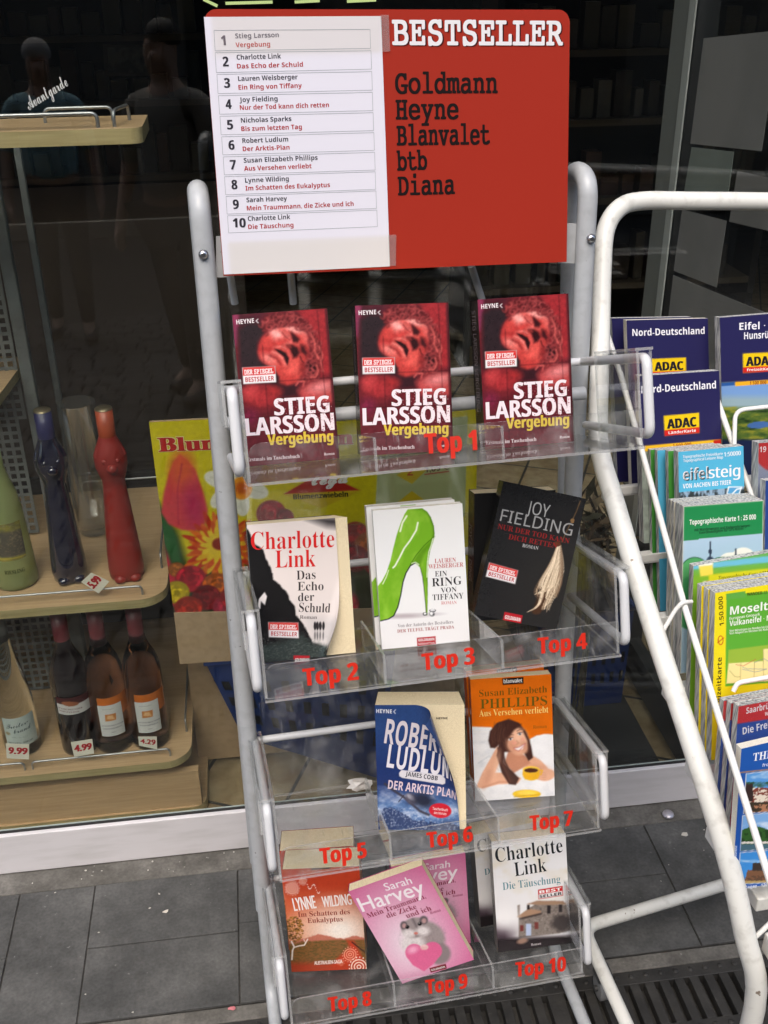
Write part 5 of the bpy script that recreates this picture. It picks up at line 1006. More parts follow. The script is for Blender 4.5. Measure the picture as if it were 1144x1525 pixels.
folded_map('worn green map lettered Topographische Karte with drawn church towers', q3, 1.425, .016, tk, (34, 138, 78), None, g3)
def grn(a):
    a.poly([r5(290, 90), r5(900, 20), r5(900, 60), r5(290, 120)], (110, 190, 220)); a.mix(np.clip((a.Y-r5(0, 115)[1]+(a.X-1036)*.1)/12, 0, 1), (126, 178, 50)); a.poly([r5(338, 85), r5(425, 75), r5(427, 152), r5(350, 160)], (244, 220, 90)); a.poly([r5(338, 82), r5(425, 72), r5(425, 90), r5(340, 98)], (246, 246, 240))
    a.poly([r5(400, 150), r5(900, 95), r5(900, 160), r5(400, 205)], (214, 208, 40)); a.text('Topographische Karte 1:25000', r5(458, 178), r5(800, 140), 4.6, 'ital', (50, 60, 30)); a.poly([r5(365, 190), r5(408, 186), r5(408, 210), r5(368, 213)], (220, 225, 220)); a.poly([r5(385, 190), r5(400, 188), r5(400, 208), r5(385, 210)], (200, 40, 50))
folded_map('bright green map with light blue top edge behind the yellow ones', [(1033, 843), (1190, 815), (1180, 1085), (1025, 1105)], 1.41, .012, grn, (104, 176, 90), None, None)
g4 = 'yellow and green leisure maps'
q4 = [(1065, 883), (1210, 860), (1200, 1118), (1059, 1132)]
def mos(a):
    X, Y = a.X, a.Y; a.poly([r5(513, 280), r5(1100, 225), r5(1100, 800), r5(505, 850)], (92, 172, 52)); a.poly([r5(510, 272), r5(628, 255), r5(630, 295), r5(512, 308)], (96, 170, 70))
    a.text('WANDER- U. FREIZEITKARTE', r5(638, 285), r5(930, 252), 4.6, 'sans', (70, 74, 20), (.03, 0)); a.text('1:50.000', r5(497, 466), r5(489, 285), 6.4, 'bold', (80, 76, 20)); a.text('Freizeitkarte', r5(476, 1000), r5(484, 665), 6.6, 'bold', (70, 66, 24)); a.ell(*r5(477, 560), 4, 7, (190, 70, 30), 0, .2); a.ell(*r5(477, 560), 2.8, 5.6, (238, 222, 40), 0, .2); a.line([r5(460, 575), r5(495, 545)], 1.2, (190, 70, 30))
    a.text('Moseltal', r5(533, 402), r5(830, 362), 12, 'bold', (240, 244, 236)); a.text('European Geopark', r5(531, 433), r5(718, 405), 4, 'sans', (230, 240, 220), (.03, 0)); a.text('Vulkaneifel · Mosel', r5(530, 472), r5(860, 425), 8, 'bold', (240, 244, 236)); a.text('Von Winningen im Norden bis Ediger', r5(530, 508), r5(800, 478), 3.2, 'sans', (226, 238, 216), (.03, 0)); a.text('Von Mayen im Westen bis Koblenz', r5(530, 524), r5(800, 494), 3.2, 'sans', (226, 238, 216), (.03, 0))
    a.poly([r5(525, 620), r5(1000, 560), r5(1000, 800), r5(512, 832)], (150, 184, 60)); a.poly([r5(525, 705), r5(740, 690), r5(740, 615), r5(1000, 590), r5(1000, 805), r5(512, 832)], (240, 230, 160)); rr = random.Random(3)
    for k in range(5): x = rr.uniform(530, 700); y = rr.uniform(620, 790); a.line([r5(x, y), r5(x+rr.uniform(20, 90), y+rr.uniform(-40, 40)), r5(x+rr.uniform(60, 160), y+rr.uniform(-40, 60))], .5, rr.choice([(190, 80, 60), (150, 150, 90), (120, 140, 160)]))
    a.line([r5(600, 705), r5(596, 828)], .4, (150, 140, 90)); a.line([r5(685, 695), r5(680, 822)], .4, (150, 140, 90)); a.line([r5(740, 615), r5(742, 820)], .4, (150, 140, 90))
for i, dx in enumerate((-20, -10)): folded_map(('yellow edged leisure map at the back of the yellow green stack', 'yellow edged leisure map in the middle of the yellow green stack')[i], sh(q4, dx, -10+5*i), 1.375-.014*i, .012, None, (236, 218, 30), None, g4)
folded_map('yellow and green map lettered Moseltal at the front of its stack', q4, 1.345, .014, mos, (238, 222, 30), None, g4, nx=130)
g5 = 'red and blue city maps in clear sleeves'
q5 = [(1100, 1052), (1230, 1028), (1222, 1225), (1086, 1238)]
def saa(a):
    a.poly([r5(575, 1085), r5(1100, 1005), r5(1100, 1500), r5(560, 1500)], (34, 78, 164)); a.text('Saarbrücken', r5(636, 1024), r5(860, 975), 8.4, 'bold', (246, 240, 240)); a.text('Wanderkarte', r5(748, 1035), r5(900, 1010), 5, 'bold', (246, 240, 240)); a.text('Die Freizeit', r5(616, 1148), r5(860, 1083), 10, 'bold', (244, 246, 250))
for i, dx in enumerate((-22, -11)): folded_map(('red and blue map in a clear sleeve at the back of the lowest stack', 'red and blue map in a clear sleeve in the middle of the lowest stack')[i], sh(q5, dx, -8+4*i), 1.315-.012*i, .0105, lambda a: a.poly([r5(300, 1085), r5(1100, 1005), r5(1100, 1700), r5(300, 1700)], (34, 78, 164)), (206, 40, 42), None, g5, sleeve=True)
folded_map('red and blue map lettered Saarbrücken in a clear sleeve before its stack', q5, 1.285, .012, saa, (206, 40, 42), None, g5, sleeve=True)
def th(a):
    X, Y = a.X, a.Y; a.text('THE RHINE', r5(676, 1324), r5(1010, 1262), 11, 'serif', (236, 238, 244)); a.text('from Mainz to Cologne', r5(733, 1358), r5(1050, 1310), 4.4, 'sans', (220, 226, 240), (.03, 0)); a.line([r5(590, 1395), r5(1000, 1350)], 1.3, (214, 140, 60))
    def pic(q, sky, kind):
        m = np.clip(a.sd(q)/.8+.5, 0, 1); a.mix(np.clip(a.sd([(x+(1 if i in (1, 2) else -1), y+(1 if i > 1 else -1)) for i, (x, y) in enumerate(q)])/.8+.5, 0, 1), (200, 206, 214)); a.mix(m, sky); y0, y1 = q[0][1], q[3][1]; v = (Y-y0)/(y1-y0); n = fbm(X/5, Y/4, kind)
        a.mix(m*np.clip(fbm(X/22, Y/7, 3)-.5, 0, 1)*2.4*(v < .45), (236, 240, 246))
        if kind == 1:
            a.mix(m*(v > .2)*np.clip(n*2-.6, 0, 1), (40, 74, 36)); a.mix(m*(v > .35)*1., (124, 60, 48)); a.mix(m*(v > .35)*(n > .5), (222, 212, 196)); a.mix(m*(v > .72)*1., (60, 52, 40)); a.mix(m*(v > .78)*(n > .52), (170, 120, 90))
            a.mix(m*(v > .25)*(v < .7)*(X < q[0][0]+9), (54, 40, 38))
        elif kind == 2:
            hill = .42+.12*np.sin(X/13); a.mix(m*(v > hill), (48, 92, 40)); a.mix(m*(v > .4)*(n > .55)*(v < .8), (30, 62, 28)); a.mix(m*(v > .74)*(v < .8), (214, 210, 204)); a.mix(m*(v > .82), (70, 104, 120))
        else:
            a.mix(m*(v > .55)*(v < .92)*(np.abs(X-q[0][0]-22) < 16-(.92-v)*10), (120, 84, 60)); a.mix(m*(v > .32)*(v < .58)*(np.abs(X-q[0][0]-24) < 7), (60, 50, 44)); a.mix(m*(v > .9), (176, 150, 100)); a.mix(m*(v > .74)*(v < .9)*(n > .5), (90, 66, 50))
    pic([r6(730, 440), r6(1000, 405), r6(980, 590), r6(718, 606)], (86, 150, 214), 1); pic([r6(715, 618), r6(985, 590), r6(975, 750), r6(705, 770)], (120, 168, 220), 2); pic([r6(703, 780), r6(975, 760), r6(965, 905), r6(695, 918)], (60, 140, 214), 3)
    a.text('96 Pages - 120 Photos', r6(695, 942), r6(880, 922), 4.6, 'bold', (226, 232, 244)); a.text('guide and souvenir', r6(682, 870), r6(690, 745), 4, 'bold', (206, 216, 236))
q6 = [(1104, 1115), (1260, 1078), (1245, 1300), (1090, 1326)]
folded_map('blue picture guide with three landscape photos standing at the bottom of the white rack', q6, 1.24, .012, th, (30, 84, 166), 'white_pages', None, 'guide_book', 130, 'book')
folded_map('red map numbered 19 in the right hand column of the white rack', [(1130, 660), (1240, 652), (1236, 850), (1126, 862)], 1.46, .018, lambda a: (a.ell(1150, 640, 34, 60, (206, 40, 44), 0, .05), a.poly([(1120, 640), (1250, 640), (1250, 676), (1120, 676)], (206, 40, 44)), a.text('19', r4(926, 132), r4(966, 130), 8, 'bold', (246, 240, 240))), (150, 160, 180), None, None, sleeve=True)
folded_map('dark blue map low in the right hand column beside the green topographic map', [(1140, 716), (1240, 708), (1236, 880), (1138, 890)], 1.43, .014, None, (40, 70, 140), None, None)
# ================================================================== WINDOW DISPLAY
ws = thing('wine_shelf', 'beech wine shelf with grey perforated steel panels standing behind the left window pane', 'shelf', wp(-.7, .3, 0), WRZ)
def shelf_board(u0, u1, v0, v1, z, th=.017, r=.05, name='shelf_board'):
    pts = [(u0, v0)]+[(u1-r+r*math.sin(k*math.pi/16), v0+r-r*math.cos(k*math.pi/16)) for k in range(9)]+[(u1, v1), (u0, v1)]
    mb = MB(); mb.sheet([wp(x, y, z) for x, y in pts], UPV, th, 0, 1); return mb.build(name, ['wood', 'wood_edge'], ws)
ZB, ZU, ZTp = .170, .549, 1.353
b1 = shelf_board(-1.5, -.394, .082, .62, ZB); b2 = shelf_board(-1.5, -.402, .082, .545, ZU); b3 = shelf_board(-1.5, -.352, .08, .225, ZTp, .022, .02)
shelf_board(-1.5, -.375, .10, .60, .03, .022, .03, 'base_board')
mb = MB(); mb.sheet([wp(x, .105, z) for x, z in ((-1.5, .03), (-.385, .03), (-.385, .12), (-1.5, .12))], -WN, .018); mb.build('plinth', 'wood', ws)
def rail(parent, pts, z, h, r=.0022):
    P = [wp(*pts[0], z)]+[wp(u, v, z+h) for u, v in pts]+[wp(*pts[-1], z)]; mb = MB(); mb.tube(fillet(P, .012, 5), r, 8); mb.build('rail', 'chrome_wire', parent)
rail(b1, [(-.70, .10), (-.435, .10)], ZB, .018); rail(b1, [(-1.2, .10), (-.715, .10)], ZB, .018); rail(b1, [(-.405, .17), (-.405, .52)], ZB, .03)
rail(b2, [(-1.2, .10), (-.445, .10)], ZU, .018); rail(b2, [(-.415, .19), (-.415, .46)], ZU, .03); rail(b2, [(-.60, .53), (-.43, .53)], ZU, .03)
rail(b3, [(-.9, .095), (-.415, .095)], ZTp, .020, .003); rail(b3, [(-.392, .10), (-.376, .17)], ZTp, .022, .0028); rail(b3, [(-.50, .165), (-.40, .165)], ZTp, .020, .0026)
def perforated(u0, u1, v, z0, z1, pitch=.0165, bar=.0062):
    mb = MB(); nu, nz = int((u1-u0)/pitch), int((z1-z0)/pitch)
    for i in range(nu+1): wbox(mb, u0+i*pitch, u0+i*pitch+bar, v-.001, v+.001, z0, z1)
    for j in range(nz+1): wbox(mb, u0, u0+nu*pitch+bar, v-.0012, v+.0008, z0+j*pitch, z0+j*pitch+bar)
    mb.build('perforated_panel', 'panel_grey', ws)
PU1, PU2 = wuv(wv(34, 463, .36))[0], wuv(wv(84, 541, .47))[0]
perforated(-1.1, -.66, .355, .175, .53); perforated(-1.1, -.655, .36, .555, .80); perforated(-1.2, PU1-.022, .36, .80, 1.32)
mb = MB(); wbox(mb, -.655, -.615, .345, .375, .172, .531, .002); mb.build('post', 'panel_grey', ws); mb = MB(); wbox(mb, PU1-.022, PU1, .35, .37, .55, 1.33, .002); mb.build('post', 'panel_grey', ws); mb = MB(); wbox(mb, PU2-.012, PU2, .46, .475, .55, 1.33, .002); mb.build('post', 'panel_grey', ws)
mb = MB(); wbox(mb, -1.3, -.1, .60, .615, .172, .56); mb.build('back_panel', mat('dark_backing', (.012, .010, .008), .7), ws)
s3 = [dep(-40, 640, 1.86), dep(-5, 596, 1.9), dep(41, 531, 2.02), dep(-40, 531, 2.06)]; zs = s3[2][2]
s3 = [fl(-60, 640, zs), fl(-4, 592, zs), fl(41, 531, zs), fl(-60, 531, zs)]; mb = MB(); mb.sheet(s3, UPV, .018, 0, 1); mb.build('side_board', ['wood', 'wood_edge'], ws)
mb = MB(); wbox(mb, -1.6, -.22, 1.05, 1.5, .005, 1.02, .004); tag(mb.build('backdrop', mat('dark_brown_backdrop', (.022, .014, .009), .6)), 'low dark brown counter added to darken the shop floor behind the wine shelf', 'backdrop')  # added dark box that hides the lit floor tiles here
# ---- bottles
def bottle(name, label, cat, base, prof, m, cap_prof=None, cap_m=None, group=None, n=28, extra=None, sq=None):
    t = thing(name, label, cat, base, 0, group); mb = MB(); mb.lathe(prof, base, n, sq=sq); mb.add([base+np.array([prof[0][0]*math.cos(a), prof[0][0]*math.sin(a), prof[0][1]]) for a in np.arange(n)*2*math.pi/n], [tuple(range(n-1, -1, -1))])
    if extra: extra(mb, base)
    mb.build('glass_body', m, t)
    if cap_prof: mb = MB(); mb.lathe(cap_prof, base, n); mb.build('capsule', cap_m, t)
    return t
def wrap_fn(base, r, z0, w, lean_to=None):
    d = CAM-base; ang0 = math.atan2(d[1], d[0])
    def f(x, y, z=0.0):
        x, y = np.asarray(x, float), np.asarray(y, float); a = ang0+(x-w/2)/r
        return np.stack([base[0]+(r+z)*np.cos(a), base[1]+(r+z)*np.sin(a), base[2]+z0+y], -1)
    return f
def label_patch(t, base, r, z0, w, h, art, name='label'):
    mb = MB(); art.emit(mb, wrap_fn(base, r*1.012+.0008, z0, w), 0, 0); mb.build(name, 'matte', t)
WINE = [(.030, .0), (.0365, .004), (.0372, .012), (.0372, .175), (.0355, .192), (.030, .212), (.021, .232), (.0158, .25), (.0142, .275), (.0142, .318), (.0, .319)]
CAPS = [(.0150, .245), (.0151, .26), (.0150, .3205), (.0, .321)]
MT['rose'] = clear_mat('rose_wine_glass', (.50, .24, .15), rough=.02, fres=1.5, body=.0); 
def tint_glass(name, col, mixf, tint): 
    m = clear_mat(name, tint, rough=.03, fres=1.95, body=mixf)
    for n in m.node_tree.nodes:
        if n.type == 'BSDF_DIFFUSE': n.inputs[0].default_value = (*col, 1)
    return m
MT['rose'] = glass_mat('rose_wine_glass', (.78, .42, .30), .01, 1.0); MT['clear_bottle'] = glass_mat('clear_spirit_glass', (.90, .93, .90), .01, 1.0); MT['tumbler'] = tint_glass('clear_vase_glass', (.4, .42, .42), .04, (.94, .95, .95))
MT['red_wine'] = mat('red_wine_bottle', (.006, .003, .004), .05, spec=1.0); MT['burgundy_foil'] = mat('burgundy_capsule', (.17, .03, .036), .32); MT['blue_glass'] = mat('dark_blue_glass', (.008, .008, .024), .07, coat=.8); MT['red_frost'] = glass_mat('frosted_red_glass', (.50, .045, .035), .36, .55); MT['green_frost'] = glass_mat('frosted_green_glass', (.46, .54, .22), .34, .6); MT['blue_foil'] = mat('blue_capsule', (.018, .018, .075), .4); MT['orange_foil'] = mat('orange_capsule', (.34, .055, .018), .4); MT['gold'] = mat('gold_cap', (.22, .18, .11), .35, .7)
def rose_label(t, base):
    a = Art([(475, 535), (605, 520), (635, 735), (510, 752)], .048, .075, 40, (206, 206, 204)); a.poly([(520, 594), (577, 588), (580, 635), (525, 642)], (190, 120, 60)); a.poly([(535, 600), (560, 600), (575, 630), (530, 625)], (226, 180, 130), 5)
    for s_, p0, p1, c, st in (('SPÄTBURGUNDER', (506, 682), (622, 668), 9, 'serif'), ('WEISSHERBST', (514, 702), (612, 690), 9, 'serif'), ('2007', (558, 722), (584, 719), 6, 'serif'), ('Weingut', (506, 562), (570, 555), 6, 'ital')): a.text(s_, p0, p1, c, st, (120, 118, 124))
    label_patch(t, base, .0372, .048, .048, .085, a)
    mb = MB(); a2 = Art([(0, 0), (10, 0), (10, 3), (0, 3)], .066, .046, 8, (196, 104, 34)); a2.emit(mb, wrap_fn(base, .0377, .094, .046)); mb.build('label_band', 'matte', t)
gR = 'rose wine bottles on the lower shelf'
for (x, y), lb in (((172, 1106), 'rosé wine bottle with white label on the lower shelf, between dark bottle and another rosé'), ((226, 1101), 'rosé wine bottle with white label standing at the right end of the lower shelf')):
    B_ = fl(x, y, ZB); t = bottle('wine_bottle', lb, 'bottle', B_, WINE, 'rose', CAPS, 'burgundy_foil', gR); rose_label(t, B_)
B_ = fl(122, 1110, ZB); t = bottle('wine_bottle', 'dark red wine bottle with white banded label on the lower shelf', 'bottle', B_, WINE, 'red_wine', CAPS, 'burgundy_foil')
a = Art([(262, 545), (432, 515), (445, 618), (280, 660)], .072, .040, 50, (206, 204, 202)); a.poly([(255, 540), (440, 505), (436, 560), (262, 590)], (70, 22, 24)); a.ell(338, 572, 40, 16, (150, 90, 60)); a.text('SPÄTBURGUNDER', (278, 622), (396, 606), 11, 'serif', (120, 80, 84)); a.text('DORNFELDER', (284, 638), (382, 626), 10, 'serif', (120, 80, 84)); label_patch(t, B_, .0372, .108, .072, .046, a)
B_ = fl(36, 1112, ZB)
t = bottle('spirit_bottle', 'slim clear spirit bottle with white script label at the left of the lower shelf', 'bottle', B_, [(.028, 0), (.0345, .004), (.0352, .012), (.0352, .12), (.032, .15), (.026, .19), (.0185, .24), (.0150, .28), (.0145, .33), (0, .331)], 'clear_bottle', [(.0153, .262), (.0153, .332), (0, .333)], mat('grey_foil', (.16, .16, .14), .4))
a = Art([(0, 632), (172, 590), (225, 790), (62, 840)], .066, .07, 60, (178, 190, 186)); a.text('Trester-', (42, 702), (150, 660), 30, 'script', (44, 60, 70)); a.text('brand', (85, 728), (172, 694), 30, 'script', (44, 60, 70)); a.text('40% vol · 0,7 l', (78, 762), (155, 752), 7, 'sans', (110, 120, 116)); a.text('MOSEL SHOP', (64, 812), (190, 784), 12, 'serif', (84, 96, 96)); a.ell(52, 738, 14, 12, (150, 140, 110), 0, .6); label_patch(t, B_, .0352, .03, .066, .075, a)
# cat shaped bottles
CAT = [(.026, .0), (.031, .004), (.0325, .02), (.031, .05), (.0275, .10), (.0235, .15), (.0205, .185), (.020, .2), (.024, .212), (.0285, .228), (.029, .242), (.0265, .256), (.0225, .266), (.0180, .276), (.0145, .286), (.0135, .295), (.0135, .31), (0, .311)]
def cat_extra(mb, base):
    d = nrm((CAM-base)*np.array([1, 1, 0])); s_ = np.array([-d[1], d[0], 0])
    def blob(c, rx, n=10): mb.lathe([(rx[0]*math.sin(t), -rx[1]*math.cos(t)) for t in np.linspace(0.01, math.pi-.01, 9)], c, n)
    for k in (-1, 1):
        mb.lathe([(.0095, 0), (.0075, .007), (.0045, .013), (.001, .018)], base+s_*.0195*k+d*.006+np.array([0, 0, .250]), 10); blob(base+s_*.013*k+d*.024+np.array([0, 0, .008]), (.012, .009)); blob(base+s_*.011*k+d*.022+np.array([0, 0, .245]), (.006, .006))
    blob(base+d*.027+np.array([0, 0, .232]), (.010, .009))
    tl = [base-d*.02+s_*.02+np.array([0, 0, .02]), base-d*.01+s_*.034+np.array([0, 0, .05]), base+s_*.032+np.array([0, 0, .10]), base+s_*.026+np.array([0, 0, .14])]
CCAP = [(.0146, .284), (.0150, .288), (.0150, .334), (0, .3345)]
gC = None
B_ = fl(106, 859, ZU); t = bottle('cat_bottle', 'glossy dark blue cat shaped wine bottle with blue neck foil on the middle shelf', 'bottle', B_, CAT, 'blue_glass', CCAP, 'blue_foil', gC, extra=cat_extra)
mb = MB(); mb.lathe([(.0153, .3345), (.0145, .337), (0, .3375)], B_, 20); mb.build('cap_disc', 'gold', t)
B_ = fl(190, 856, ZU); t = bottle('cat_bottle', 'frosted red cat shaped wine bottle with orange neck foil on the middle shelf', 'bottle', B_, CAT, 'red_frost', CCAP, 'orange_foil', gC, extra=cat_extra)
mb = MB(); mb.lathe([(.0153, .3345), (.0145, .337), (0, .3375)], B_, 20); mb.build('cap_disc', 'gold', t)
B_ = fl(26, 866, ZU); t = bottle('wine_bottle', 'pale green frosted wine bottle with picture label at the left edge of the middle shelf', 'bottle', B_, [(.034, 0), (.039, .005), (.0395, .012), (.037, .08), (.033, .15), (.029, .185), (.0215, .21), (.016, .235), (.0148, .30), (0, .301)], 'green_frost')
a = Art([(0, 650), (115, 610), (150, 850), (20, 880)], .052, .075, 50, (150, 140, 60)); X, Y = a.X, a.Y; a.mix(np.clip(fbm(X/20, Y/14, 4)*2-.8, 0, 1), (92, 92, 70)); a.poly([(5, 690), (130, 660), (150, 820), (25, 850)], (88, 82, 70), 8); a.mix(np.clip(fbm(X/8, Y/8, 6)-.5, 0, 1)*2, (170, 156, 120)); a.line([(2, 655), (20, 845)], 5, (190, 60, 30)); a.line([(20, 860), (150, 835)], 5, (200, 180, 50)); label_patch(t, B_, .0365, .065, .052, .08, a)
mb = MB(); put_text(mb, wrap_fn(B_, .0405, .040, .05), 'RIESLING', .006, .0, 1, 0, .036, .0075, 'serif', lin((70, 80, 40))); mb.build('label_lettering', 'matte', t)
B_ = fl(143, 792, ZU); t = thing('glass_vase', 'tall clear glass cylinder standing between the two cat bottles', 'vase', B_); mb = MB(); mb.lathe([(0, .004), (.030, .004), (.033, .01), (.036, .28), (.0345, .281), (.0325, .02), (0, .02)], B_, 28); mb.build('glass_body', 'tumbler', t)
# price tags
def price(px4, s_, label, v=.094, cap=None):
    P = [wv(x, y, v) for x, y in px4]; w_, h_ = np.linalg.norm(P[1]-P[0]), np.linalg.norm(P[3]-P[0]); f = quad_fn(P, w_, h_); mb = MB(); mb.sheet([P[3], P[2], P[1], P[0]], f.n, .0006, 0, 0, lin((226, 222, 206)))
    put_text(mb, f, s_, w_*.1, h_*.34, 1, 0, w_*.8, h_*.42, '', lin((176, 26, 40)), (.07, .03), .0003, slant=.08); tag(mb.build('price_tag', 'matte'), label, 'price tag', 'handwritten price tags')
def rb(x, y): return x*.29720, 860+y*.29720
price([rb(30, 832), rb(146, 836), rb(146, 912), rb(34, 906)], '9.99', 'small white price tag reading 9.99 in front of the clear spirit bottle')
price([rb(355, 826), rb(462, 810), rb(472, 882), rb(373, 900)], '4.99', 'small white price tag reading 4.99 in front of the dark red wine bottle')
price([rb(693, 798), rb(786, 798), rb(788, 862), rb(697, 842)], '4.29', 'small white price tag reading 4.29 in front of the right hand rosé bottle')
price([(121, 867), (136, 853), (163, 866), (147, 884)], '5.99', 'tilted white price tag reading 5.99 between the two cat bottles', .094)
# ---- yellow flower bulb display
def rg(x, y): return 200+x*.47203, 580+y*.47203
dv = .115
q = [(222, 629), (712, 604), (706, 902), (259, 912)]
W4 = [wv(x, y, dv) for x, y in q]; dw, dh = np.linalg.norm(W4[1]-W4[0]), np.linalg.norm(W4[3]-W4[0])
ds = thing('flower_bulb_display', 'yellow cardboard display printed with tulips and flowers standing behind the glass', 'cardboard display', wv(420, 985, dv)*np.array([1, 1, 0]), WRZ)
a = Art(q, dw, dh, 470, (214, 198, 22), 290); X, Y = a.X, a.Y; r = random.Random(12)
a.poly([(225, 905), (228, 850), (240, 760), (262, 790), (280, 850), (360, 840), (560, 780), (560, 930), (225, 930)], (44, 60, 30), 6); a.poly([(236, 745), (262, 800), (275, 870), (258, 880), (244, 820)], (40, 96, 48), 3)
a.poly([(240, 800), (262, 860), (268, 900), (250, 905)], (200, 40, 70), 3)
# tulip
a.poly([(265, 676), (276, 686), (287, 700), (297, 730), (304, 760), (300, 780), (286, 791), (268, 789), (250, 780), (240, 763), (243, 735), (250, 705), (256, 688)], (214, 66, 74), 2); a.ell(268, 700, 16, 26, (226, 92, 50), 0, 1.1); a.ell(285, 755, 14, 32, (190, 42, 84), -10, 1.1); a.line([(268, 690), (262, 730), (264, 780)], 1.4, (176, 40, 70), 1.2)
# narcissus
for k in range(6): an = k*1.047+.3; a.ell(345+24*math.cos(an), 722+24*math.sin(an), 24, 13, (232, 230, 216), math.degrees(an), .12); a.line([(345, 722), (345+40*math.cos(an), 722+40*math.sin(an))], 1, (200, 200, 180), 1)
a.ell(352, 727, 15, 17, (236, 150, 36), 0, .15); a.ell(352, 727, 8, 9, (200, 90, 20), 0, .6)
# dahlia
for ring_, (R0, c1, c2) in enumerate(((58, (196, 50, 20), (228, 110, 30)), (42, (216, 84, 22), (236, 186, 40)))):
    for k in range(34): an = k*.1848+ring_*.15+r.uniform(-.06, .06); l_ = R0*r.uniform(.78, 1.05); a.ell(324+l_*.55*math.cos(an), 816+l_*.55*math.sin(an), l_*.45, 4.2, c1 if k % 2 else c2, math.degrees(an), .15)
for k in range(14): an = k*.449; a.ell(322+16*math.cos(an), 812+16*math.sin(an), 12, 4, (238, 204, 50), math.degrees(an), .2)
a.ell(321, 810, 10, 9, (150, 40, 20), 0, .3)
def ranun(cx, cy, R0, c):
    c = np.array(c, float); a.ell(cx, cy, R0*1.08, R0, c*.72, 0, .1)
    for k in range(44): an = r.uniform(0, 6.28); q_ = r.uniform(.1, .92); a.ell(cx+R0*q_*math.cos(an), cy+R0*.9*q_*math.sin(an), R0*.27, R0*.13, c*r.uniform(.62, 1.14), math.degrees(an)+90, .28)
    a.ell(cx, cy, R0*.22, R0*.2, c*.7, 0, .5)
for cx, cy, R0, c in ((262, 848, 11, (190, 110, 40)), (282, 862, 20, (206, 36, 58)), (262, 882, 17, (236, 206, 40)), (318, 872, 19, (228, 112, 34)), (304, 890, 19, (150, 26, 36)), (279, 906, 18, (210, 54, 36)), (330, 905, 16, (206, 50, 80)), (342, 890, 18, (200, 40, 50)), (395, 765, 20, (190, 36, 56)), (415, 770, 12, (150, 30, 50)), (520, 795, 18, (190, 40, 40)), (540, 812, 20, (216, 110, 36)), (520, 832, 20, (160, 28, 40)), (548, 842, 14, (196, 46, 60)), (380, 800, 22, (200, 60, 40)), (380, 860, 24, (170, 30, 40)), (430, 850, 26, (206, 50, 60)), (480, 860, 24, (220, 120, 40)), (470, 800, 20, (180, 40, 50)), (430, 900, 22, (230, 200, 50)), (500, 900, 24, (190, 36, 50))): ranun(cx, cy, R0, c)
a.blur(1); a.noise(5, .06, 4)
# logo, pale panel
a.poly([rg(755, 110), rg(1050, 84), rg(1040, 400), rg(740, 420)], (172, 182, 128)); a.poly([rg(862, 245), rg(920, 245), rg(862, 298), rg(810, 270)], (200, 176, 30)); a.poly([rg(862, 320), rg(905, 350), rg(862, 380), rg(815, 355)], (200, 176, 30)); a.text('2', rg(846, 272), rg(866, 271), 12, 'bold', (180, 60, 30)); a.text('1,69 €', rg(905, 262), rg(985, 252), 10, 'bold', (84, 40, 40)); a.line([rg(905, 268), rg(985, 258)], 1.6, (180, 40, 40))
a.poly([rg(568, 255), rg(700, 318), rg(568, 375), rg(445, 330)], (206, 178, 30)); a.poly([rg(568, 262), rg(690, 318), rg(452, 330)], (176, 36, 30)); a.text('tega', rg(540, 302), rg(652, 294), 15, 'script', (240, 236, 230), (.05, .03))
a.text('Blumenzwiebeln', rg(482, 347), rg(654, 338), 7.6, 'bold', (50, 44, 24), (.03, 0))
for b_, c in (((.10, .06), (236, 226, 170)), ((.05, .02), (192, 34, 32))): a.text('Blumenzwiebeln', rg(78, 195), rg(668, 172), 26, 'serif', c, b_)
# words in two layers
mb = MB(); f = quad_fn(W4, dw, dh); tx = a.tx; a.tx = tx[:-2]; a.emit(mb, f); a.tx = []
for k, t_ in enumerate(tx[-2:]):
    A2, B2 = np.array(a.m(*t_[1])), np.array(a.m(*t_[2])); d = B2-A2; Ln = np.linalg.norm(d); d /= Ln; cp_ = 26*.47*0+.0215
    put_text(mb, f, t_[0], A2[0], A2[1], d[0], d[1], Ln, cp_*1.15, t_[4], lin(t_[5]), t_[6], .0003+.0004*k)
mb.build('printed_panel', 'print', ds)
q2 = [(259, 913), (706, 903), (700, 962), (268, 989)]; V4 = [wv(x, y, dv-.002) for x, y in q2]; kk = WN*.004
mb = MB(); mb.sheet([V4[3], V4[2], V4[1], V4[0]], -WN, .006); mb.build('kraft_base', 'kraft', ds)
mb = MB(); Bk = WN*.14; mb.sheet([W4[3]+WN*.003, W4[2]+WN*.003, W4[1]+WN*.003, W4[0]+WN*.003], -WN, .004); mb.sheet([V4[3]+WN*.008, V4[3]+Bk, V4[0]+Bk, V4[0]+WN*.008], WT*-1, .003); mb.sheet([V4[3]*np.array([1, 1, 0])+Bk+UPV*.02, V4[2]*np.array([1, 1, 0])+Bk+UPV*.02, V4[1]+Bk, V4[0]+Bk], -WN, .004); mb.build('carton_back', 'kraft', ds)
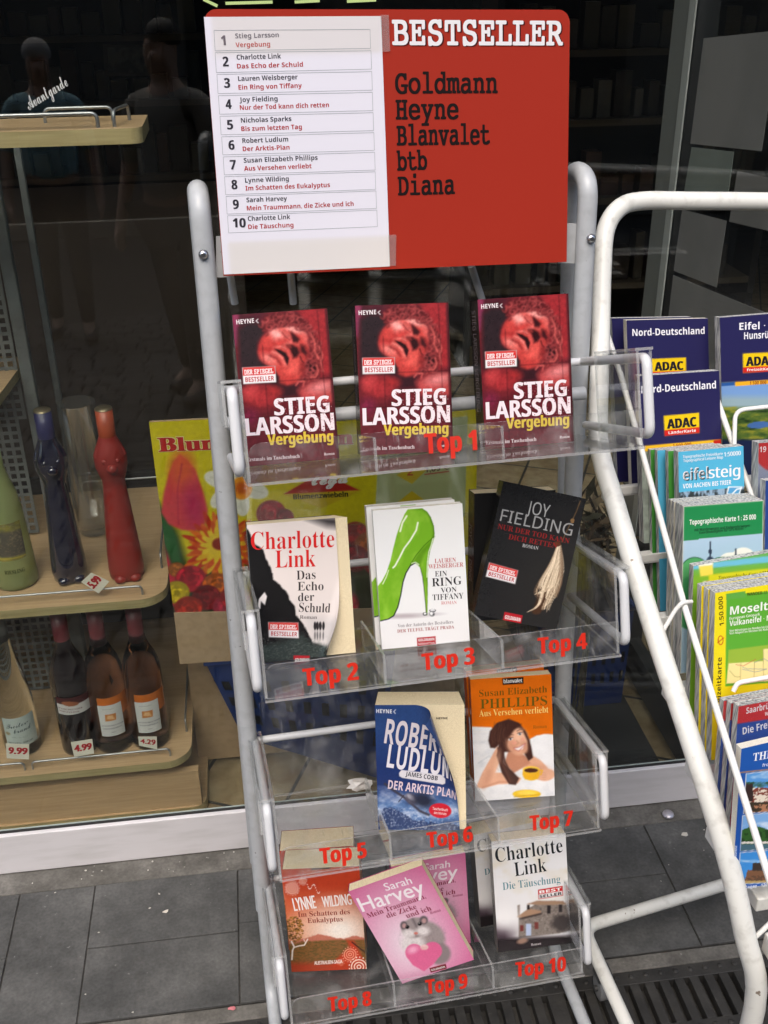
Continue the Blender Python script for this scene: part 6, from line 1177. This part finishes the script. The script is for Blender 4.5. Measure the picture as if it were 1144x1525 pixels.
# ---- blue baskets
def basket(label, px4, v, depth, seed=0):
    P = [wv(x, y, v) for x, y in px4]; TL, TR, BR, BL = P; t = thing('shopping_basket', label, 'basket', (BL+BR)/2, WRZ, 'blue baskets behind the window'); K = WN*depth
    def wall(mb, TL, TR, BR, BL, nx_, ny_):
        for i in range(nx_):
            for j in range(ny_):
                L2 = lambda u, w_: TL*(1-u)*(1-w_)+TR*u*(1-w_)+BR*u*w_+BL*(1-u)*w_
                u0, u1, w0, w1 = i/nx_, (i+1)/nx_, j/ny_, (j+1)/ny_; du, dw_ = .30/nx_, .22/ny_
                o = [L2(u0, w0), L2(u1, w0), L2(u1, w1), L2(u0, w1)]; n_ = [L2(u0+du, w0+dw_), L2(u1-du, w0+dw_), L2(u1-du, w1-dw_), L2(u0+du, w1-dw_)]
                hole = 0 < j < ny_-1 or ny_ < 3
                if hole: mb.add(o+n_, [(0, 1, 5, 4), (1, 2, 6, 5), (2, 3, 7, 6), (3, 0, 4, 7)])
                else: mb.add(o, [(0, 1, 2, 3)])
    mb = MB(); wall(mb, TL, TR, BR, BL, 9, 5); wall(mb, TR, TR+K, BR+K, BR, 6, 5); wall(mb, TL+K, TL, BL, BL+K, 6, 5); wall(mb, TL+K, TR+K, BR+K, BL+K, 9, 5); mb.quad(BL, BR, BR+K, BL+K); mb.build('basket_body', 'blue_plastic', t)
    mb = MB(); mb.tube([TL, TR, TR+K, TL+K], .007, 8, closed=True); mb.build('rim', 'blue_plastic', t)
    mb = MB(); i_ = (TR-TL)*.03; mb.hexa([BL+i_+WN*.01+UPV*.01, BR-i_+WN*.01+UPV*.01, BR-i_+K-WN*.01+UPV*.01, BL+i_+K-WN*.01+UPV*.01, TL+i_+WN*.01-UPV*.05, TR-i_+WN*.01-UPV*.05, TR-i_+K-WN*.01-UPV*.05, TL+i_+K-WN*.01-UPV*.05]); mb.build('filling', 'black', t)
basket('blue plastic basket on the shop floor behind the left half of the book rack', [(306, 987), (590, 962), (566, 1160), (362, 1098)], .12, .25)
basket('blue plastic basket on the shop floor behind the right tube of the book rack', [(800, 925), (945, 905), (925, 1046), (812, 1060)], .32, .25)
# dried bouquet behind the glass
r = random.Random(21); c0 = wv(890, 790, .16); mb = MB()
for i in range(150):
    p = c0+np.array([r.gauss(0, .022), r.gauss(0, .03), r.gauss(0, .045)]); d = nrm([r.gauss(0, 1), r.gauss(0, 1), r.gauss(.5, 1)])*r.uniform(.015, .04); s_ = nrm(np.cross(d, [r.gauss(0, 1), r.gauss(0, 1), r.gauss(0, 1)]))*r.uniform(.003, .008); mb.add([p-d, p+s_, p+d, p-s_], [(0, 1, 2, 3)], lin(r.choice([(96, 74, 52), (130, 104, 74), (60, 48, 36), (84, 80, 60), (150, 130, 100)])))
bq = thing('dried_bouquet', 'tangled brown dried bouquet behind the glass right of the second tray', 'bouquet', c0*np.array([1, 1, 0])); mb.build('dried_leaves', 'matte', bq); mb = MB()
for i in range(9): mb.tube([c0+np.array([r.gauss(0, .012), r.gauss(0, .012), 0]), c0*np.array([1, 1, 0])+np.array([r.gauss(0, .01), r.gauss(0, .01), .01])], .0022, 6)
mb.build('stems', mat('dry_stem', (.10, .08, .05), .8), bq)
# ---- litter on the pavement
def litter(name, label, px, kind, grp=None, s=.006, c=(.55, .52, .46)):
    p = fl(*px, .002); mb = MB()
    if kind == 'cap': mb.lathe([(.0115, 0), (.012, .0015), (.0108, .005), (.0, .0055)], p, 20)
    else:
        n = 9; r = random.Random(hash(px) % 1000); V = [p+np.array([s*math.cos(k*2*math.pi/n)*r.uniform(.5, 1.1), s*.8*math.sin(k*2*math.pi/n)*r.uniform(.5, 1.1), r.uniform(0, .002)]) for k in range(n)]; mb.add([p+UPV*.002]+V, [(0, k+1, (k+1) % n+1) for k in range(n)])
    tag(mb.build(name, mat(name+'_mat', c, .6 if kind != 'cap' else .3, .6 if kind == 'cap' else 0)), label, name.split('_')[-1], grp)
litter('bottle_cap', 'silvery bottle cap on the pavement right of the third tray', (995, 1214), 'cap', c=(.5, .48, .52))
litter('pale_leaf', 'round pale leaf on the dark slabs right of the book rack', (1019, 1243), 'leaf', 'pale leaves on the pavement', .009)
litter('pale_leaf', 'small pale leaf on the dark slabs left of the book rack', (247, 1358), 'leaf', 'pale leaves on the pavement', .006)
litter('paper_scrap', 'small pink paper scrap at the slab edge left of the book rack foot', (346, 1502), 'leaf', None, .008, (.55, .18, .2))
mb = MB(); r = random.Random(31)
for i in range(45):
    u, v = r.uniform(-.8, .75), r.choice([r.uniform(-.045, -.005), r.uniform(-.35, -.06)]); p = wp(u, v, .0016); s_ = r.uniform(.0008, .0026); n = 6; mb.add([p+np.array([s_*math.cos(k)*r.uniform(.5, 1.3), s_*math.sin(k)*r.uniform(.5, 1.3), r.uniform(0, .0008)]) for k in np.arange(n)*1.047], [tuple(range(n))])
o = mb.build('grit', mat('pale_grit', (.42, .40, .36), .8)); o['kind'] = 'stuff'; o['label'] = 'scattered pale grit and crumbs on the dark pavement'
# ================================================================== PASSERS-BY (behind the camera, seen mirrored in the window)
def skin(name, verts, edges, radii, m, parent):
    me = bpy.data.meshes.new(name); Mi = parent_mat(parent)
    me.from_pydata([tuple(v) for v in verts], edges, []); o = bpy.data.objects.new(name, me); COL.objects.link(o); o.parent = parent
    md = o.modifiers.new('skin', 'SKIN'); md.use_smooth_shade = True
    for i, q in enumerate(radii): me.skin_vertices[0].data[i].radius = (q, q) if not isinstance(q, tuple) else q
    me.skin_vertices[0].data[0].use_root = True
    sb = o.modifiers.new('sub', 'SUBSURF'); sb.levels = sb.render_levels = 2; me.materials.append(m); return o
def person(label, px, hgt, shirt, trousers, hair, rz=0.0, pos=None, stride=.12):
    if pos is None:
        h = wv(*px, 0.0); d = nrm(h-CAM); d = d-2*(d@GN)*GN; s_ = -h[2]/d[2]; pos = h+d*s_
    t = thing('person', label, 'person', (pos[0], pos[1], 0), rz, None); k = hgt/1.76
    V, E, Rr = [], [], []
    def v(x, y, z, q, par=None):
        V.append((x*k, y*k, z*k)); Rr.append(tuple(a*k for a in q) if isinstance(q, tuple) else q*k)
        if par is not None: E.append((par, len(V)-1))
        return len(V)-1
    pel = v(0, 0, .95, (.15, .11)); bel = v(0, .01, 1.10, (.15, .115), pel); che = v(0, 0, 1.30, (.165, .115), bel); sho = v(0, -.01, 1.44, (.10, .075), che); nec = v(0, 0, 1.53, .055, sho); jaw = v(0, .02, 1.60, (.062, .075), nec); hea = v(0, .005, 1.69, (.078, .092), jaw); v(0, 0, 1.75, (.055, .065), hea); v(0, .105, 1.645, .014, jaw)
    arms = []
    for sx in (-1, 1):
        a0 = v(sx*.185, 0, 1.42, .06, sho); a1 = v(sx*.25, .0, 1.14, .043, a0); a2 = v(sx*.27, .09, .90, .03, a1); pm = v(sx*.27, .115, .83, (.022, .036), a2); arms.append((a0, a1, a2))
        for j, (fy, ln) in enumerate(((-.028, .07), (-.009, .082), (.011, .078), (.029, .062))):
            f1 = v(sx*.268, .125+fy, .83-ln*.55, .0095, pm); v(sx*.258, .132+fy, .83-ln, .008, f1)
        f1 = v(sx*.262, .16, .835, .011, pm); v(sx*.255, .178, .80, .009, f1)
        l0 = v(sx*.09, .0, .90, .095, pel); l1 = v(sx*.10, sx*stride*.6+.02, .50, .06, l0); l2 = v(sx*.10, sx*stride-.03, .09, .042, l1); v(sx*.11, sx*stride+.12, .03, (.045, .03), l2)
    skin('body', V, E, Rr, MT['skin'], t)
    def sub_(name, idx, ed, grow, m): 
        mp = {i: j for j, i in enumerate(idx)}; skin(name, [V[i] for i in idx], [(mp[a_], mp[b_]) for a_, b_ in ed], [tuple(q*grow for q in Rr[i]) if isinstance(Rr[i], tuple) else Rr[i]*grow for i in idx], m, t)
    (la0, la1, _), (ra0, ra1, _) = arms
    sub_('shirt', [pel, bel, che, sho, la0, la1, ra0, ra1], [(pel, bel), (bel, che), (che, sho), (sho, la0), (la0, la1), (sho, ra0), (ra0, ra1)], 1.2, shirt)
    L = [i for i, (a_, b_) in enumerate(E)]
    legs = [(pel, b_) for a_, b_ in E if a_ == pel and b_ != bel]; idx = [pel]; ed = []
    for _, l0 in legs:
        l1 = [b_ for a_, b_ in E if a_ == l0][0]; l2 = [b_ for a_, b_ in E if a_ == l1][0]; idx += [l0, l1, l2]; ed += [(pel, l0), (l0, l1), (l1, l2)]
    sub_('trousers', idx, ed, 1.16, trousers)
    mb = None
    for sx in (-1, 1):
        a_ = [(sx*.105*k, (sx*stride-.06)*k, .045*k), (sx*.11*k, (sx*stride+.04)*k, .045*k), (sx*.112*k, (sx*stride+.15)*k, .032*k)]; skin('shoe', a_, [(0, 1), (1, 2)], [(.052*k, .05*k), (.052*k, .048*k), (.045*k, .032*k)], MT['shoe'], t)
    mb = MB(); c = np.array(parent_mat(t) @ Vector((0, -.012*k, 1.715*k))); mb.lathe([(math.sin(a_)*.092*k, -math.cos(a_)*.085*k) for a_ in np.linspace(1.15, math.pi-.01, 9)], c, 20, sq=(.92, 1.1)); mb.build('hair', hair, t)
    return t
MT['shoe'] = mat('dark_shoe', (.03, .025, .02), .5)
MT['skin'] = mat('skin', (.42, .27, .20), .55)
person('grey haired person in pale teal shirt and dark trousers mirrored in the left window', (108, 512), 1.60, mat('teal_shirt', (.26, .42, .46), .9), mat('dark_trousers', (.012, .012, .014), .9), mat('grey_hair', (.36, .34, .32), .8), R_(-10))
person('person in loose khaki shirt and black trousers mirrored between the wine shelf and the sign', (290, 600), 1.62, mat('khaki_shirt', (.24, .225, .20), .9), mat('black_trousers', (.01, .01, .01), .9), mat('dark_hair', (.02, .017, .014), .7), R_(25))
person('distant person in dark jacket mirrored at the far left edge of the window', (-20, 330), 1.75, mat('dark_jacket', (.04, .035, .03), .9), mat('grey_trousers', (.06, .06, .06), .9), mat('brown_hair', (.06, .04, .03), .7), R_(10))
bpy.data.scenes.remove(_TS)
